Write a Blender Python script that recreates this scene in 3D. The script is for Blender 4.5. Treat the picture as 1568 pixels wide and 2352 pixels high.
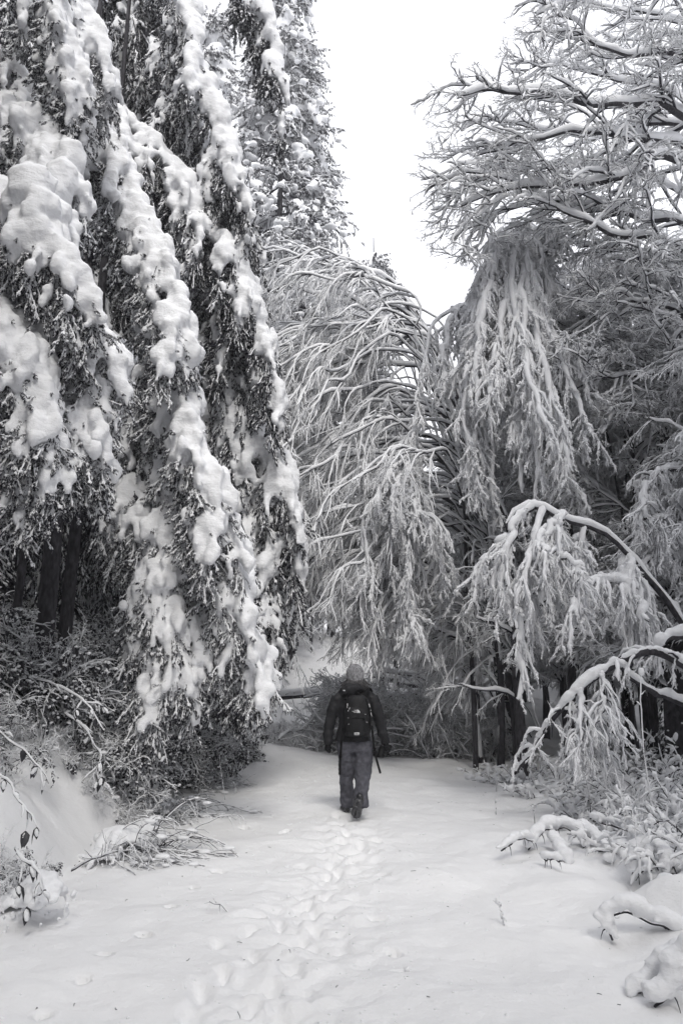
import bpy, math, random
import numpy as np
from mathutils import Vector, Matrix, Euler
for _o in list(bpy.data.objects): bpy.data.objects.remove(_o)
SC = bpy.context.scene
COL = SC.collection
RNG = np.random.default_rng(11)

# ------------------------------------------------------------------ camera
CAM_H, PITCH, FPX = 1.55, math.radians(11.9), 1829.3
cam = bpy.data.cameras.new('camera'); camo = bpy.data.objects.new('camera', cam); COL.objects.link(camo)
camo.location = (0, 0, CAM_H); camo.rotation_euler = (math.pi/2 + PITCH, 0, 0)
cam.sensor_fit = 'VERTICAL'; cam.sensor_height = 36; cam.sensor_width = 24; cam.lens = 28
cam.clip_start = 0.05; cam.clip_end = 600
SC.camera = camo

# ------------------------------------------------------------------ overcast sky, weak wide sun
SKY_STRENGTH = 1.17
w = bpy.data.worlds.new('World'); SC.world = w; w.use_nodes = True
nt = w.node_tree; nt.nodes.clear()
sky = nt.nodes.new('ShaderNodeTexSky'); sky.sky_type = 'NISHITA'; sky.sun_disc = False
sky.sun_elevation = math.radians(43); sky.sun_rotation = math.radians(170); sky.air_density = 1.0; sky.dust_density = 4.0
bw = nt.nodes.new('ShaderNodeRGBToBW')
m1 = nt.nodes.new('ShaderNodeMath'); m1.operation = 'MULTIPLY'; m1.inputs[1].default_value = 0.02
mx = nt.nodes.new('ShaderNodeMix'); mx.data_type = 'RGBA'; mx.blend_type = 'ADD'; mx.inputs[0].default_value = 1.0
mx.inputs[6].default_value = (0.85, 0.86, 0.905, 1)
bg = nt.nodes.new('ShaderNodeBackground'); bg.inputs[1].default_value = SKY_STRENGTH
out = nt.nodes.new('ShaderNodeOutputWorld')
nt.links.new(sky.outputs[0], bw.inputs[0]); nt.links.new(bw.outputs[0], m1.inputs[0])
nt.links.new(m1.outputs[0], mx.inputs[7]); nt.links.new(mx.outputs[2], bg.inputs[0]); nt.links.new(bg.outputs[0], out.inputs[0])
sun = bpy.data.lights.new('sun', 'SUN'); sun.energy = 1.6; sun.angle = math.radians(20); sun.color = (1.0, 0.965, 0.90)
suno = bpy.data.objects.new('sun', sun); COL.objects.link(suno)
# soft light from high behind the camera, through the gap above the path
_d = Vector((-math.sin(math.radians(170))*math.cos(math.radians(43)), -math.cos(math.radians(170))*math.cos(math.radians(43)), -math.sin(math.radians(43))))
suno.rotation_euler = _d.to_track_quat('-Z', 'Y').to_euler()
SC.view_settings.view_transform = 'Standard'; SC.view_settings.look = 'None'
SC.view_settings.exposure = 0.52; SC.view_settings.gamma = 1.0
SC.render.engine = 'CYCLES'
SC.cycles.max_bounces = 6; SC.cycles.diffuse_bounces = 4; SC.cycles.glossy_bounces = 2; SC.cycles.transmission_bounces = 2
SC.cycles.use_adaptive_sampling = True; SC.cycles.adaptive_threshold = 0.02
SC.cycles.use_denoising = True
SC.cycles.debug_use_spatial_splits = False

# ------------------------------------------------------------------ projection of a photo point at a distance
_F = np.array([0, math.cos(PITCH), math.sin(PITCH)]); _U = np.array([0, -math.sin(PITCH), math.cos(PITCH)]); _X = np.array([1., 0, 0])
def at(px, py, Y):
    d = _F + _X*((px-784)/FPX) - _U*((py-1176)/FPX)
    d = d*(Y/d[1])
    return d + np.array([0, 0, CAM_H])
def ground_at(px, py, z0=0.0):
    d = _F + _X*((px-784)/FPX) - _U*((py-1176)/FPX)
    d = d*((z0-CAM_H)/d[2])
    return d + np.array([0, 0, CAM_H])

# ------------------------------------------------------------------ noise
_lat = np.random.default_rng(5).random((256, 256))
def vnoise(x, y, s=1.0, seed=0):
    x = np.asarray(x, float)*s + seed*17.31; y = np.asarray(y, float)*s + seed*9.77
    xi = np.floor(x).astype(int); yi = np.floor(y).astype(int); fx = x-xi; fy = y-yi
    fx = fx*fx*(3-2*fx); fy = fy*fy*(3-2*fy)
    g = lambda a, b: _lat[a & 255, b & 255]
    return (g(xi, yi)*(1-fx)+g(xi+1, yi)*fx)*(1-fy)+(g(xi, yi+1)*(1-fx)+g(xi+1, yi+1)*fx)*fy - 0.5
def fbm(x, y, s=1.0, seed=0, o=3):
    r = 0; a = 1.0
    for i in range(o):
        r = r + a*vnoise(x, y, s, seed+i*3); s *= 2.07; a *= 0.5
    return r
def sstep(a, b, x):
    t = np.clip((np.asarray(x, float)-a)/(b-a), 0, 1); return t*t*(3-2*t)

# ------------------------------------------------------------------ materials
def _mat(name):
    m = bpy.data.materials.new(name); m.use_nodes = True
    n = m.node_tree.nodes; return m, n, m.node_tree.links, n['Principled BSDF']
def snow_mat(name, col=(0.83, 0.835, 0.85), bump=0.25, scale=60, big=0.0):
    m, n, l, p = _mat(name)
    p.inputs['Roughness'].default_value = 0.9; p.inputs['Specular IOR Level'].default_value = 0.08
    tc = n.new('ShaderNodeTexCoord')
    nz = n.new('ShaderNodeTexNoise'); nz.inputs['Scale'].default_value = scale; nz.inputs['Detail'].default_value = 4
    l.new(tc.outputs['Object'], nz.inputs['Vector'])
    b = n.new('ShaderNodeBump'); b.inputs['Strength'].default_value = bump; b.inputs['Distance'].default_value = 0.01
    l.new(nz.outputs[0], b.inputs['Height'])
    if big:
        n2 = n.new('ShaderNodeTexNoise'); n2.inputs['Scale'].default_value = 11; n2.inputs['Detail'].default_value = 5; n2.inputs['Roughness'].default_value = 0.6
        mp_ = n.new('ShaderNodeMapping'); mp_.inputs['Scale'].default_value = (1, 1, 1.7); l.new(tc.outputs['Object'], mp_.inputs[0]); l.new(mp_.outputs[0], n2.inputs['Vector'])
        b2 = n.new('ShaderNodeBump'); b2.inputs['Strength'].default_value = big; b2.inputs['Distance'].default_value = 0.05
        l.new(n2.outputs[0], b2.inputs['Height']); l.new(b.outputs[0], b2.inputs['Normal']); l.new(b2.outputs[0], p.inputs['Normal'])
    else:
        l.new(b.outputs[0], p.inputs['Normal'])
    n3 = n.new('ShaderNodeTexNoise'); n3.inputs['Scale'].default_value = 2.0
    l.new(tc.outputs['Object'], n3.inputs['Vector'])
    cr = n.new('ShaderNodeMix'); cr.data_type = 'RGBA'
    cr.inputs[6].default_value = tuple(c*0.955 for c in col)+(1,); cr.inputs[7].default_value = tuple(col)+(1,)
    l.new(n3.outputs[0], cr.inputs[0]); l.new(cr.outputs[2], p.inputs['Base Color'])
    return m
def rough_mat(name, c1, c2, scale=20, bump=0.5, rough=0.85, stretch=(1, 1, 1), spec=0.25, dist=0.01):
    m, n, l, p = _mat(name)
    tc = n.new('ShaderNodeTexCoord'); mp = n.new('ShaderNodeMapping'); mp.inputs['Scale'].default_value = stretch
    nz = n.new('ShaderNodeTexNoise'); nz.inputs['Scale'].default_value = scale; nz.inputs['Detail'].default_value = 6
    l.new(tc.outputs['Object'], mp.inputs[0]); l.new(mp.outputs[0], nz.inputs['Vector'])
    cr = n.new('ShaderNodeValToRGB'); cr.color_ramp.elements[0].position = 0.35; cr.color_ramp.elements[1].position = 0.68
    cr.color_ramp.elements[0].color = tuple(c1)+(1,); cr.color_ramp.elements[1].color = tuple(c2)+(1,)
    l.new(nz.outputs[0], cr.inputs[0]); l.new(cr.outputs[0], p.inputs['Base Color'])
    b = n.new('ShaderNodeBump'); b.inputs['Strength'].default_value = bump; b.inputs['Distance'].default_value = dist
    l.new(nz.outputs[0], b.inputs['Height']); l.new(b.outputs[0], p.inputs['Normal'])
    p.inputs['Roughness'].default_value = rough; p.inputs['Specular IOR Level'].default_value = spec
    return m
M = {}
M['snow'] = snow_mat('branch_snow', (0.82, 0.825, 0.845), 0.3, 45)
M['pillow'] = snow_mat('pillow_snow', (0.82, 0.825, 0.845), 0.4, 38, 0.42)
M['ground'] = snow_mat('ground_snow', (0.84, 0.84, 0.85), 0.22, 55, 0.28)
M['bark'] = rough_mat('dark_wet_bark', (0.018, 0.017, 0.021), (0.062, 0.059, 0.068), 24, 0.8, 0.8, (1, 1, .35), .3, .02)
M['twig'] = rough_mat('twig_bark', (0.017, 0.0165, 0.024), (0.046, 0.044, 0.056), 12, 0.2)
M['needle'] = rough_mat('conifer_foliage', (0.012, 0.012, 0.018), (0.039, 0.038, 0.053), 9, 0.2, 0.6)
M['leaf'] = rough_mat('evergreen_leaf', (0.018, 0.018, 0.022), (0.042, 0.042, 0.05), 14, 0.15, 0.5, spec=.4)

# ------------------------------------------------------------------ mesh helpers
def mesh_np(name, V, F, mats, smooth=True, fm=None):
    """V (n,3); F list of int arrays of shape (m,3) or (m,4)."""
    me = bpy.data.meshes.new(name)
    F = [np.asarray(f) for f in F if len(f)]
    nl = sum(f.size for f in F); nf = sum(len(f) for f in F)
    me.vertices.add(len(V)); me.vertices.foreach_set('co', np.asarray(V, np.float32).ravel())
    me.loops.add(nl); me.polygons.add(nf)
    li = np.concatenate([f.ravel() for f in F]) if F else np.zeros(0, int)
    tot = np.concatenate([np.full(len(f), f.shape[1]) for f in F]) if F else np.zeros(0, int)
    st = np.concatenate([[0], np.cumsum(tot)[:-1]]) if nf else tot
    me.loops.foreach_set('vertex_index', li.astype(np.int32))
    me.polygons.foreach_set('loop_start', st.astype(np.int32)); me.polygons.foreach_set('loop_total', tot.astype(np.int32))
    if smooth: me.polygons.foreach_set('use_smooth', np.ones(nf, bool))
    for m in (mats if isinstance(mats, (list, tuple)) else [mats]): me.materials.append(m)
    if fm is not None: me.polygons.foreach_set('material_index', np.asarray(fm, np.int32))
    me.update(); me.validate()
    return me
class Geo:
    def __init__(s): s.V = []; s.F3 = []; s.F4 = []; s.n = 0
    def add(s, V, F3=None, F4=None):
        if F3 is not None and len(F3): s.F3.append(np.asarray(F3)+s.n)
        if F4 is not None and len(F4): s.F4.append(np.asarray(F4)+s.n)
        s.V.append(np.asarray(V)); s.n += len(V)
    def arrays(s, off=(0, 0, 0)):
        V = np.concatenate(s.V) - np.asarray(off)
        F = []
        if s.F3: F.append(np.concatenate(s.F3))
        if s.F4: F.append(np.concatenate(s.F4))
        return V, F
    def mesh(s, name, mat, off=(0, 0, 0), smooth=True):
        V, F = s.arrays(off); return mesh_np(name, V, F, mat, smooth)
def tubes(P, R, sides=5, cap=True):
    """P (m,n,3), R (m,n): one tapering tube per polyline."""
    P = np.asarray(P, float); R = np.asarray(R, float)
    if P.ndim == 2: P = P[None]; R = R[None]
    m, n, _ = P.shape
    T = np.gradient(P, axis=1); T /= np.linalg.norm(T, axis=2, keepdims=True)+1e-9
    ref = np.cross(T[:, 0], T[:, -1]); l = np.linalg.norm(ref, axis=1)
    rnd = np.random.default_rng(m*7+n).normal(size=(m, 3)); alt = np.cross(T[:, n//2], rnd)
    ref = np.where((l < 0.15)[:, None], alt, ref); ref /= np.linalg.norm(ref, axis=1, keepdims=True)+1e-9
    u = ref[:, None]-(ref[:, None]*T).sum(2, keepdims=True)*T; u /= np.linalg.norm(u, axis=2, keepdims=True)+1e-9
    v = np.cross(T, u)
    a = np.arange(sides)/sides*2*math.pi
    ring = P[:, :, None]+R[:, :, None, None]*(np.cos(a)[None, None, :, None]*u[:, :, None]+np.sin(a)[None, None, :, None]*v[:, :, None])
    V = ring.reshape(-1, 3)
    b = (np.arange(m)*n*sides)[:, None, None]; i = (np.arange(n-1)*sides)[None, :, None]; j = np.arange(sides)[None, None]; k = (j+1) % sides
    q = np.stack([b+i+j, b+i+k, b+i+sides+k, b+i+sides+j], -1).reshape(-1, 4)
    return V, q
def add_tubes(g, P, R, sides=5):
    if len(P):
        V, q = tubes(P, R, sides); g.add(V, F4=q)
def spline(pts, n=24):
    """Catmull-Rom through 3D points."""
    p = np.asarray(pts, float)
    if len(p) == 2: return p[0]+(p[1]-p[0])*np.linspace(0, 1, n)[:, None]
    d = np.concatenate([[0], np.cumsum(np.linalg.norm(np.diff(p, axis=0), axis=1))]); d /= d[-1]
    e = np.vstack([2*p[0]-p[1], p, 2*p[-1]-p[-2]])
    u = np.linspace(0, 1, n); k = np.clip(np.searchsorted(d, u, side='right')-1, 0, len(p)-2)
    t = ((u-d[k])/(d[k+1]-d[k]+1e-9))[:, None]
    a, b, c, f = e[k], e[k+1], e[k+2], e[k+3]
    return 0.5*((2*b)+(-a+c)*t+(2*a-5*b+4*c-f)*t*t+(-a+3*b-3*c+f)*t**3)
def wob(P, amp, rng, f=3):
    n = len(P); u = np.linspace(0, 1, n)
    o = sum(rng.normal(size=3)[None]*np.sin(2*math.pi*(u*fr+rng.random()))[:, None]/fr for fr in range(1, f+3))
    return P+o*amp*0.5*np.sin(np.clip(u*3, 0, math.pi/2))[:, None]
def sample_poly(P, t):
    """P (m,n,3), t (m,k) in 0..1 -> pos (m,k,3), tangent (m,k,3), index helper"""
    m, n = P.shape[:2]; x = np.clip(t, 0, 0.9999)*(n-1); i = x.astype(int); f = (x-i)[..., None]
    r = np.arange(m)[:, None]
    a = P[r, i]; b = P[r, i+1]; T = b-a; T /= np.linalg.norm(T, axis=2, keepdims=True)+1e-9
    return a*(1-f)+b*f, T
def spawn(P, R, k, L, ang=50, droop=0.3, wig=0.15, n=5, rf=0.55, t0=0.15, t1=1.0, lv=0.35, shrink=0.35, flat=0.0, rng=RNG, up=0.0, tip=0.25, away=None, rmin=0.0):
    P = np.asarray(P, float); R = np.asarray(R, float)
    if P.ndim == 2: P = P[None]; R = R[None]
    m = len(P)
    t = rng.uniform(t0, t1, (m, k)); pos, T = sample_poly(P, t)
    x = np.clip(t, 0, .9999)*(P.shape[1]-1); i = x.astype(int); r = R[np.arange(m)[:, None], i]*rf
    pos = pos.reshape(-1, 3); T = T.reshape(-1, 3); r = np.maximum(r.reshape(-1), rmin); t = t.reshape(-1); K = len(pos)
    q = rng.normal(size=(K, 3)); q[:, 2] *= (1-flat)
    q = q-(q*T).sum(1, keepdims=True)*T; q /= np.linalg.norm(q, axis=1, keepdims=True)+1e-9
    A = np.radians(ang)*rng.uniform(.7, 1.25, (K, 1)); d = T*np.cos(A)+q*np.sin(A); d[:, 2] += up
    if away is not None: d = d+np.asarray(away)[None]
    d /= np.linalg.norm(d, axis=1, keepdims=True)
    ln = L*(1-shrink*t)*rng.uniform(1-lv, 1+lv, K)
    out = np.zeros((K, n, 3)); out[:, 0] = pos
    for s in range(1, n):
        d = d+wig*rng.normal(size=(K, 3)); d[:, 2] -= droop/(n-1)*2; d /= np.linalg.norm(d, axis=1, keepdims=True)
        out[:, s] = out[:, s-1]+d*(ln/(n-1))[:, None]
    u = np.linspace(0, 1, n)[None]; RR = r[:, None]*(1-(1-tip)*u)
    return out, RR
def snow_tubes(g, P, R, thick, hmin=0.25, sides=5, rng=RNG, cover=1.0, lump=0.5, lift=0.95):
    """snow lying along the upper side of branches, thinner where the branch is steep"""
    P = np.asarray(P, float); R = np.asarray(R, float)
    if P.ndim == 2: P = P[None]; R = R[None]
    m, n, _ = P.shape
    T = np.gradient(P, axis=1); T /= np.linalg.norm(T, axis=2, keepdims=True)+1e-9
    h = np.sqrt(np.clip(1-T[..., 2]**2, 0, 1))
    s = thick*(hmin+(1-hmin)*h)*rng.uniform(1-lump, 1+lump, (m, n))
    s = s*rng.uniform(.65, 1.25, (m, 1))
    keep = rng.random(m) < cover
    C = P.copy(); C[..., 2] += R*0.8+s*lift
    C[..., :2] += rng.normal(size=(m, n, 2))*(s*0.25)[..., None]
    W = R*0.75+s; W[:, -1] *= 0.35; W[:, 0] *= 0.6
    if keep.any(): add_tubes(g, C[keep], W[keep], sides)
def ico(sub=1):
    import bmesh
    b = bmesh.new(); bmesh.ops.create_icosphere(b, subdivisions=sub, radius=1)
    V = np.array([v.co[:] for v in b.verts]); F = np.array([[v.index for v in f.verts] for f in b.faces]); b.free(); return V, F
ICO1 = ico(1); ICO2 = ico(2)
def blobs(g, C, S, tmpl=ICO1, rng=RNG, rough=0.0):
    """C (k,3) centres, S (k,3) radii"""
    V, F = tmpl; k = len(C)
    if not k: return
    a = rng.uniform(0, 6.28, k); c, s = np.cos(a), np.sin(a)
    v = np.repeat(V[None], k, 0)
    if rough: v = v*(1+rough*rng.normal(size=(k, len(V), 1)))
    x = v[..., 0]*c[:, None]-v[..., 1]*s[:, None]; y = v[..., 0]*s[:, None]+v[..., 1]*c[:, None]
    v = np.stack([x, y, v[..., 2]], -1)*S[:, None]+C[:, None]
    f = F[None]+(np.arange(k)*len(V))[:, None, None]
    g.add(v.reshape(-1, 3), F3=f.reshape(-1, 3))

# ------------------------------------------------------------------ objects
def thing(name, label, cat, loc=(0, 0, 0), group=None):
    o = bpy.data.objects.new(name, None); o.empty_display_size = 0.2; COL.objects.link(o); o.location = loc
    o['label'] = label; o['category'] = cat
    if group: o['group'] = group
    return o
def obj(name, me, parent=None, kind=None, label=None, cat=None, group=None):
    o = bpy.data.objects.new(name, me); COL.objects.link(o)
    if parent is not None: o.parent = parent
    if kind: o['kind'] = kind
    if label: o['label'] = label
    if cat: o['category'] = cat
    if group: o['group'] = group
    return o
def copy_tree(o, parent=None):
    c = o.copy(); COL.objects.link(c)
    if parent is not None: c.parent = parent
    for ch in list(o.children): copy_tree(ch, c)
    return c
def remesh(o, voxel, smooth=2, disp=0.0, size=0.12):
    md = o.modifiers.new('merge', 'REMESH'); md.mode = 'VOXEL'; md.voxel_size = voxel; md.use_smooth_shade = True
    if smooth:
        s = o.modifiers.new('soften', 'SMOOTH'); s.factor = 0.5; s.iterations = smooth
    if disp:
        tx = bpy.data.textures.get('lumps_%g' % size) or bpy.data.textures.new('lumps_%g' % size, 'CLOUDS')
        tx.noise_scale = size; tx.noise_depth = 3
        d = o.modifiers.new('lumps', 'DISPLACE'); d.texture = tx; d.strength = disp; d.mid_level = 0.5; d.texture_coords = 'GLOBAL'
# scattering of sprays within one crown
SRC = {}
def source(kind, layer, meshes):
    SRC[(kind, layer)] = [bpy.data.objects.new('%s_%s_spray' % (kind, layer), m) for m in meshes]
_trees = {}
def scatter_tree(kind, layer):
    key = (kind, layer)
    if key in _trees: return _trees[key]
    g = bpy.data.node_groups.new('sprays_%s_%s' % key, 'GeometryNodeTree')
    g.interface.new_socket('Geometry', in_out='INPUT', socket_type='NodeSocketGeometry')
    g.interface.new_socket('Geometry', in_out='OUTPUT', socket_type='NodeSocketGeometry')
    N = g.nodes; L = g.links
    gi = N.new('NodeGroupInput'); go = N.new('NodeGroupOutput')
    gti = N.new('GeometryNodeJoinGeometry')
    for o in SRC[key]:
        oi = N.new('GeometryNodeObjectInfo'); oi.inputs['Object'].default_value = o; oi.inputs['As Instance'].default_value = False
        ti = N.new('GeometryNodeGeometryToInstance'); L.new(oi.outputs['Geometry'], ti.inputs[0]); L.new(ti.outputs[0], gti.inputs[0])
    ip = N.new('GeometryNodeInstanceOnPoints'); ip.inputs['Pick Instance'].default_value = True
    def attr(nm, t):
        a = N.new('GeometryNodeInputNamedAttribute'); a.data_type = t; a.inputs['Name'].default_value = nm; return a.outputs['Attribute']
    L.new(gi.outputs[0], ip.inputs['Points']); L.new(gti.outputs[0], ip.inputs['Instance'])
    L.new(attr('pick', 'INT'), ip.inputs['Instance Index'])
    er = N.new('FunctionNodeEulerToRotation'); L.new(attr('rot', 'FLOAT_VECTOR'), er.inputs[0]); L.new(er.outputs[0], ip.inputs['Rotation'])
    L.new(attr('scl', 'FLOAT_VECTOR'), ip.inputs['Scale'])
    L.new(ip.outputs[0], go.inputs[0])
    _trees[key] = g; return g
def scatter(name_twig, name_snow, parent, off, kind, pts, az, scl, tilt=None, roll=None, rng=RNG, snow_scl=1.0, layers=('bark', 'snow')):
    k = len(pts)
    if not k: return
    me = bpy.data.meshes.new(kind+'_points'); me.vertices.add(k)
    me.vertices.foreach_set('co', (np.asarray(pts)-np.asarray(off)).astype(np.float32).ravel())
    tilt = np.zeros(k) if tilt is None else tilt; roll = np.zeros(k) if roll is None else roll
    rot = np.stack([roll, tilt, az], 1).astype(np.float32)
    a = me.attributes.new('rot', 'FLOAT_VECTOR', 'POINT'); a.data.foreach_set('vector', rot.ravel())
    s3 = np.repeat(np.asarray(scl)[:, None], 3, 1).astype(np.float32) if np.ndim(scl) == 1 else np.asarray(scl, np.float32)
    a = me.attributes.new('scl', 'FLOAT_VECTOR', 'POINT'); a.data.foreach_set('vector', s3.ravel())
    a = me.attributes.new('pick', 'INT', 'POINT'); a.data.foreach_set('value', rng.integers(0, 1000, k).astype(np.int32))
    for layer, nm in zip(layers, (name_twig, name_snow)):
        if (kind, layer) not in SRC or nm is None: continue
        o = obj(nm, me, parent, kind='stuff'); md = o.modifiers.new('sprays', 'NODES'); md.node_group = scatter_tree(kind, layer)
# ------------------------------------------------------------------ spray sources (small branchlets, 1 m scale)
def spray_twig(seed, slope, droop, k=11, k2=4, snow=0.011, hmin=.35, L1=.42, L2=.18, flat=.5, r0=.0105, cover=.9, wig=.13, lump=.5):
    r = np.random.default_rng(seed)
    d = np.array([math.cos(slope), 0, -math.sin(slope)]); P = [np.zeros(3)]; n = 7
    for i in range(n-1):
        d = d+r.normal(size=3)*wig; d[2] -= droop/(n-1); d /= np.linalg.norm(d); P.append(P[-1]+d/(n-1))
    P = np.array(P)[None]; R = (np.linspace(1, .35, n)*r0)[None]
    P1, R1 = spawn(P, R, k, L1, 42, droop*.9, wig, 5, .7, .08, .98, flat=flat, rng=r)
    P2, R2 = spawn(P1, R1, k2, L2, 45, droop*.7, wig, 4, .7, .2, 1, flat=flat*.6, rng=r)
    g = Geo(); add_tubes(g, P, R, 4); add_tubes(g, P1, R1, 3); add_tubes(g, P2, R2, 3)
    s = Geo(); snow_tubes(s, P, R, snow*1.3, hmin, 5, r, 1, lump); snow_tubes(s, P1, R1, snow, hmin, 4, r, cover, lump); snow_tubes(s, P2, R2, snow*.8, hmin, 4, r, cover*.92, lump)
    kk = 0 if slope > 1 else 10; A = P1.reshape(-1, 3)[r.integers(0, P1.shape[0]*5, kk)]; S = snow*r.uniform(1.3, 2.4, kk); blobs(s, A+np.array([0, 0, 1])*(S*.8)[:, None], np.stack([S*1.2, S*1.2, S], 1), ICO1, r, .1)
    return g.mesh('twigs', M['twig']), s.mesh('twig_snow', M['snow'])
def reg(kind, fn, seeds):
    a = [fn(s) for s in seeds]; source(kind, 'bark', [x[0] for x in a]); source(kind, 'snow', [x[1] for x in a])
reg('twig', lambda s: spray_twig(s, -.05, .3, k=8, snow=.0125, cover=.85, hmin=.25, wig=.13, L1=.5), range(10, 16))
reg('frost', lambda s: spray_twig(s, -.05, .4, k=9, snow=.017, cover=.97, hmin=.55, wig=.15, L1=.5), range(120, 125))
reg('droop', lambda s: spray_twig(s, .45, .8, k=9, k2=3, snow=.012, cover=.9, L1=.5), range(20, 26))
reg('hang', lambda s: spray_twig(s, 1.2, .9, k=13, k2=3, snow=.019, hmin=.75, L1=.3, L2=.13, flat=.0, cover=1, lump=.6), range(30, 36))
reg('heavy', lambda s: spray_twig(s, 1.1, .9, k=13, k2=3, snow=.034, hmin=.8, L1=.24, L2=.1, flat=.0, cover=.9, lump=.8, wig=.12), range(40, 46))
reg('thin', lambda s: spray_twig(s, -.7, .1, k=7, k2=3, snow=.012, hmin=.5, L1=.45, L2=.2, flat=0, cover=.85, wig=.22, r0=.009), range(50, 55))
def spray_cedar(seed, slope, droop, k=15, k2=8, snow=.024, L1=.27, L2=.1, needle=.0085, cover=.42, flat=0, snowy=1.0):
    r = np.random.default_rng(seed)
    d = np.array([math.cos(slope), 0, -math.sin(slope)]); P = [np.zeros(3)]; n = 7
    for i in range(n-1):
        d = d+r.normal(size=3)*.1; d[2] -= droop/(n-1); d /= np.linalg.norm(d); P.append(P[-1]+d/(n-1))
    P = np.array(P)[None]; R = (np.linspace(1, .4, n)*.008)[None]
    P1, R1 = spawn(P, R, k, L1, 45, 1.3, .12, 5, .8, .05, .98, flat=flat, rng=r, shrink=.45)
    P2, R2 = spawn(P1, R1, k2, L2, 50, 1.0, .15, 3, 1, .1, 1, rng=r)
    P3, R3 = spawn(P2, R2, 2, .055, 50, .6, .2, 2, 1, .2, 1, rng=r)
    g = Geo(); add_tubes(g, P, R, 4); add_tubes(g, P1, R1*0+needle*.6*np.linspace(1, .5, 5), 3)
    add_tubes(g, P2, R2*0+needle*np.array([.6, 1, .25]), 3); add_tubes(g, P3, R3*0+needle*np.array([.75, .2]), 3)
    s = Geo()
    # snow clumps: string of uneven blobs down each side twig
    keep = r.random(len(P1)) < cover*snowy+.15
    Q = P1[keep]; C = Q.copy(); C[..., 2] += .012
    W = snow*r.uniform(.35, 1.15, Q.shape[:2])*np.array([.5, 1, 1.1, .9, .3])*np.where(r.random(Q.shape[:2]) < .4, .15, 1.1)
    add_tubes(s, C, W, 5)
    keep = r.random(len(P2)) < cover*.8*snowy; Q = P2[keep]; C = Q.copy(); C[..., 2] += .008
    add_tubes(s, C, snow*.5*r.uniform(.4, 1.2, Q.shape[:2])*np.array([.5, 1, .2]), 4)
    C = P[0]+np.array([0, 0, .015]); W = snow*1.1*r.uniform(.4, 1.2, n); W[0] *= .4; W[-1] *= .3
    add_tubes(s, C[None], W[None], 6)
    kk = max(4, int(12*snowy)); ii = r.integers(0, len(P1), kk); jj = r.integers(1, 5, kk); S = snow*r.uniform(.9, 1.7, kk)
    blobs(s, P1[ii, jj]+np.array([0, 0, .02]), np.stack([S, S, S*1.25], 1), ICO1, r, .08)
    return g.mesh('conifer_foliage', M['needle']), s.mesh('foliage_snow', M['snow'])
reg('cedar', lambda s: spray_cedar(s, 1.25, .9), range(60, 66))
reg('cedardark', lambda s: spray_cedar(s, 1.3, .9, snowy=.45, snow=.022, needle=.0095, k=18), range(70, 75))
reg('cedarout', lambda s: spray_cedar(s, .35, 1.2, flat=.5, snowy=1.3, snow=.032), range(80, 86))
reg('fir', lambda s: spray_cedar(s, .15, .8, flat=.75, snowy=.9, snow=.024, k=18, needle=.010), range(90, 95))
def leaf_geo(g, C, az, tilt, L, W, rng):
    """folded pointed leaf: 4 lengthwise stations x 3 across, droops"""
    u = np.array([0, .3, .65, 1.0]); wd = np.array([.12, 1, .8, .04])
    k = len(C); V = np.zeros((k, 4, 3, 3))
    for i in range(4):
        x = u[i]*L; z = -(u[i]**1.6)*L*.35
        for j, sgn in enumerate((-1, 0, 1)):
            V[:, i, j, 0] = x; V[:, i, j, 1] = sgn*W*wd[i]*.5; V[:, i, j, 2] = z+(abs(sgn))*W*wd[i]*.18
    ct, st = np.cos(tilt)[:, None, None], np.sin(tilt)[:, None, None]
    x = V[..., 0]*ct+V[..., 2]*st; z = -V[..., 0]*st+V[..., 2]*ct
    ca, sa = np.cos(az)[:, None, None], np.sin(az)[:, None, None]
    X = x*ca-V[..., 1]*sa; Y = x*sa+V[..., 1]*ca
    Vw = np.stack([X, Y, z], -1)+C[:, None, None]
    q = []
    for i in range(3):
        for j in range(2): q.append([i*3+j, i*3+j+1, (i+1)*3+j+1, (i+1)*3+j])
    q = np.array(q)[None]+(np.arange(k)*12)[:, None, None]
    g.add(Vw.reshape(-1, 3), F4=q.reshape(-1, 4))
    return Vw
def spray_leafy(seed, snow=.030):
    r = np.random.default_rng(seed)
    d = np.array([.75, 0, .5]); P = [np.zeros(3)]; n = 7
    for i in range(n-1):
        d = d+r.normal(size=3)*.13; d[2] -= 1.1/(n-1); d /= np.linalg.norm(d); P.append(P[-1]+d/(n-1))
    P = np.array(P)[None]; R = (np.linspace(1, .4, n)*.008)[None]
    P1, R1 = spawn(P, R, 9, .38, 50, .5, .15, 5, .7, .1, .98, rng=r)
    g = Geo(); add_tubes(g, P, R, 4); add_tubes(g, P1, R1, 3)
    k = 26; ii = r.integers(0, len(P1), k); jj = r.integers(1, 5, k); C = P1[ii, jj]
    az = r.uniform(0, 6.28, k); L = r.uniform(.12, .17, k).mean()
    V = leaf_geo(g, C, az, r.uniform(.3, 1.3, k), L, L*.45, r)
    s = Geo(); snow_tubes(s, P1, R1, .009, .4, 4, r, .8); snow_tubes(s, P, R, .012, .4, 4, r)
    c2 = V[:, 1:3].mean((1, 2)); keep = r.random(k) < .6; S = r.uniform(.6, 1.3, k)*snow
    blobs(s, (c2+np.array([0, 0, .012]))[keep], np.stack([S*1.3, S*1.2, S*.75], 1)[keep], ICO1, r, .1)
    return g.mesh('leafy_twigs', M['leaf']), s.mesh('leaf_snow', M['snow'])
reg('leafy', spray_leafy, range(100, 106))
# ------------------------------------------------------------------ snow covered ground
PRINTS = []   # x, y, angle, length, width, depth
def _pr(px, py, L=.26, W=.12, dep=.05, ang=0.0):
    p = ground_at(px, py); PRINTS.append((p[0], p[1], ang, L, W, dep))
_r = np.random.default_rng(3)
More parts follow.
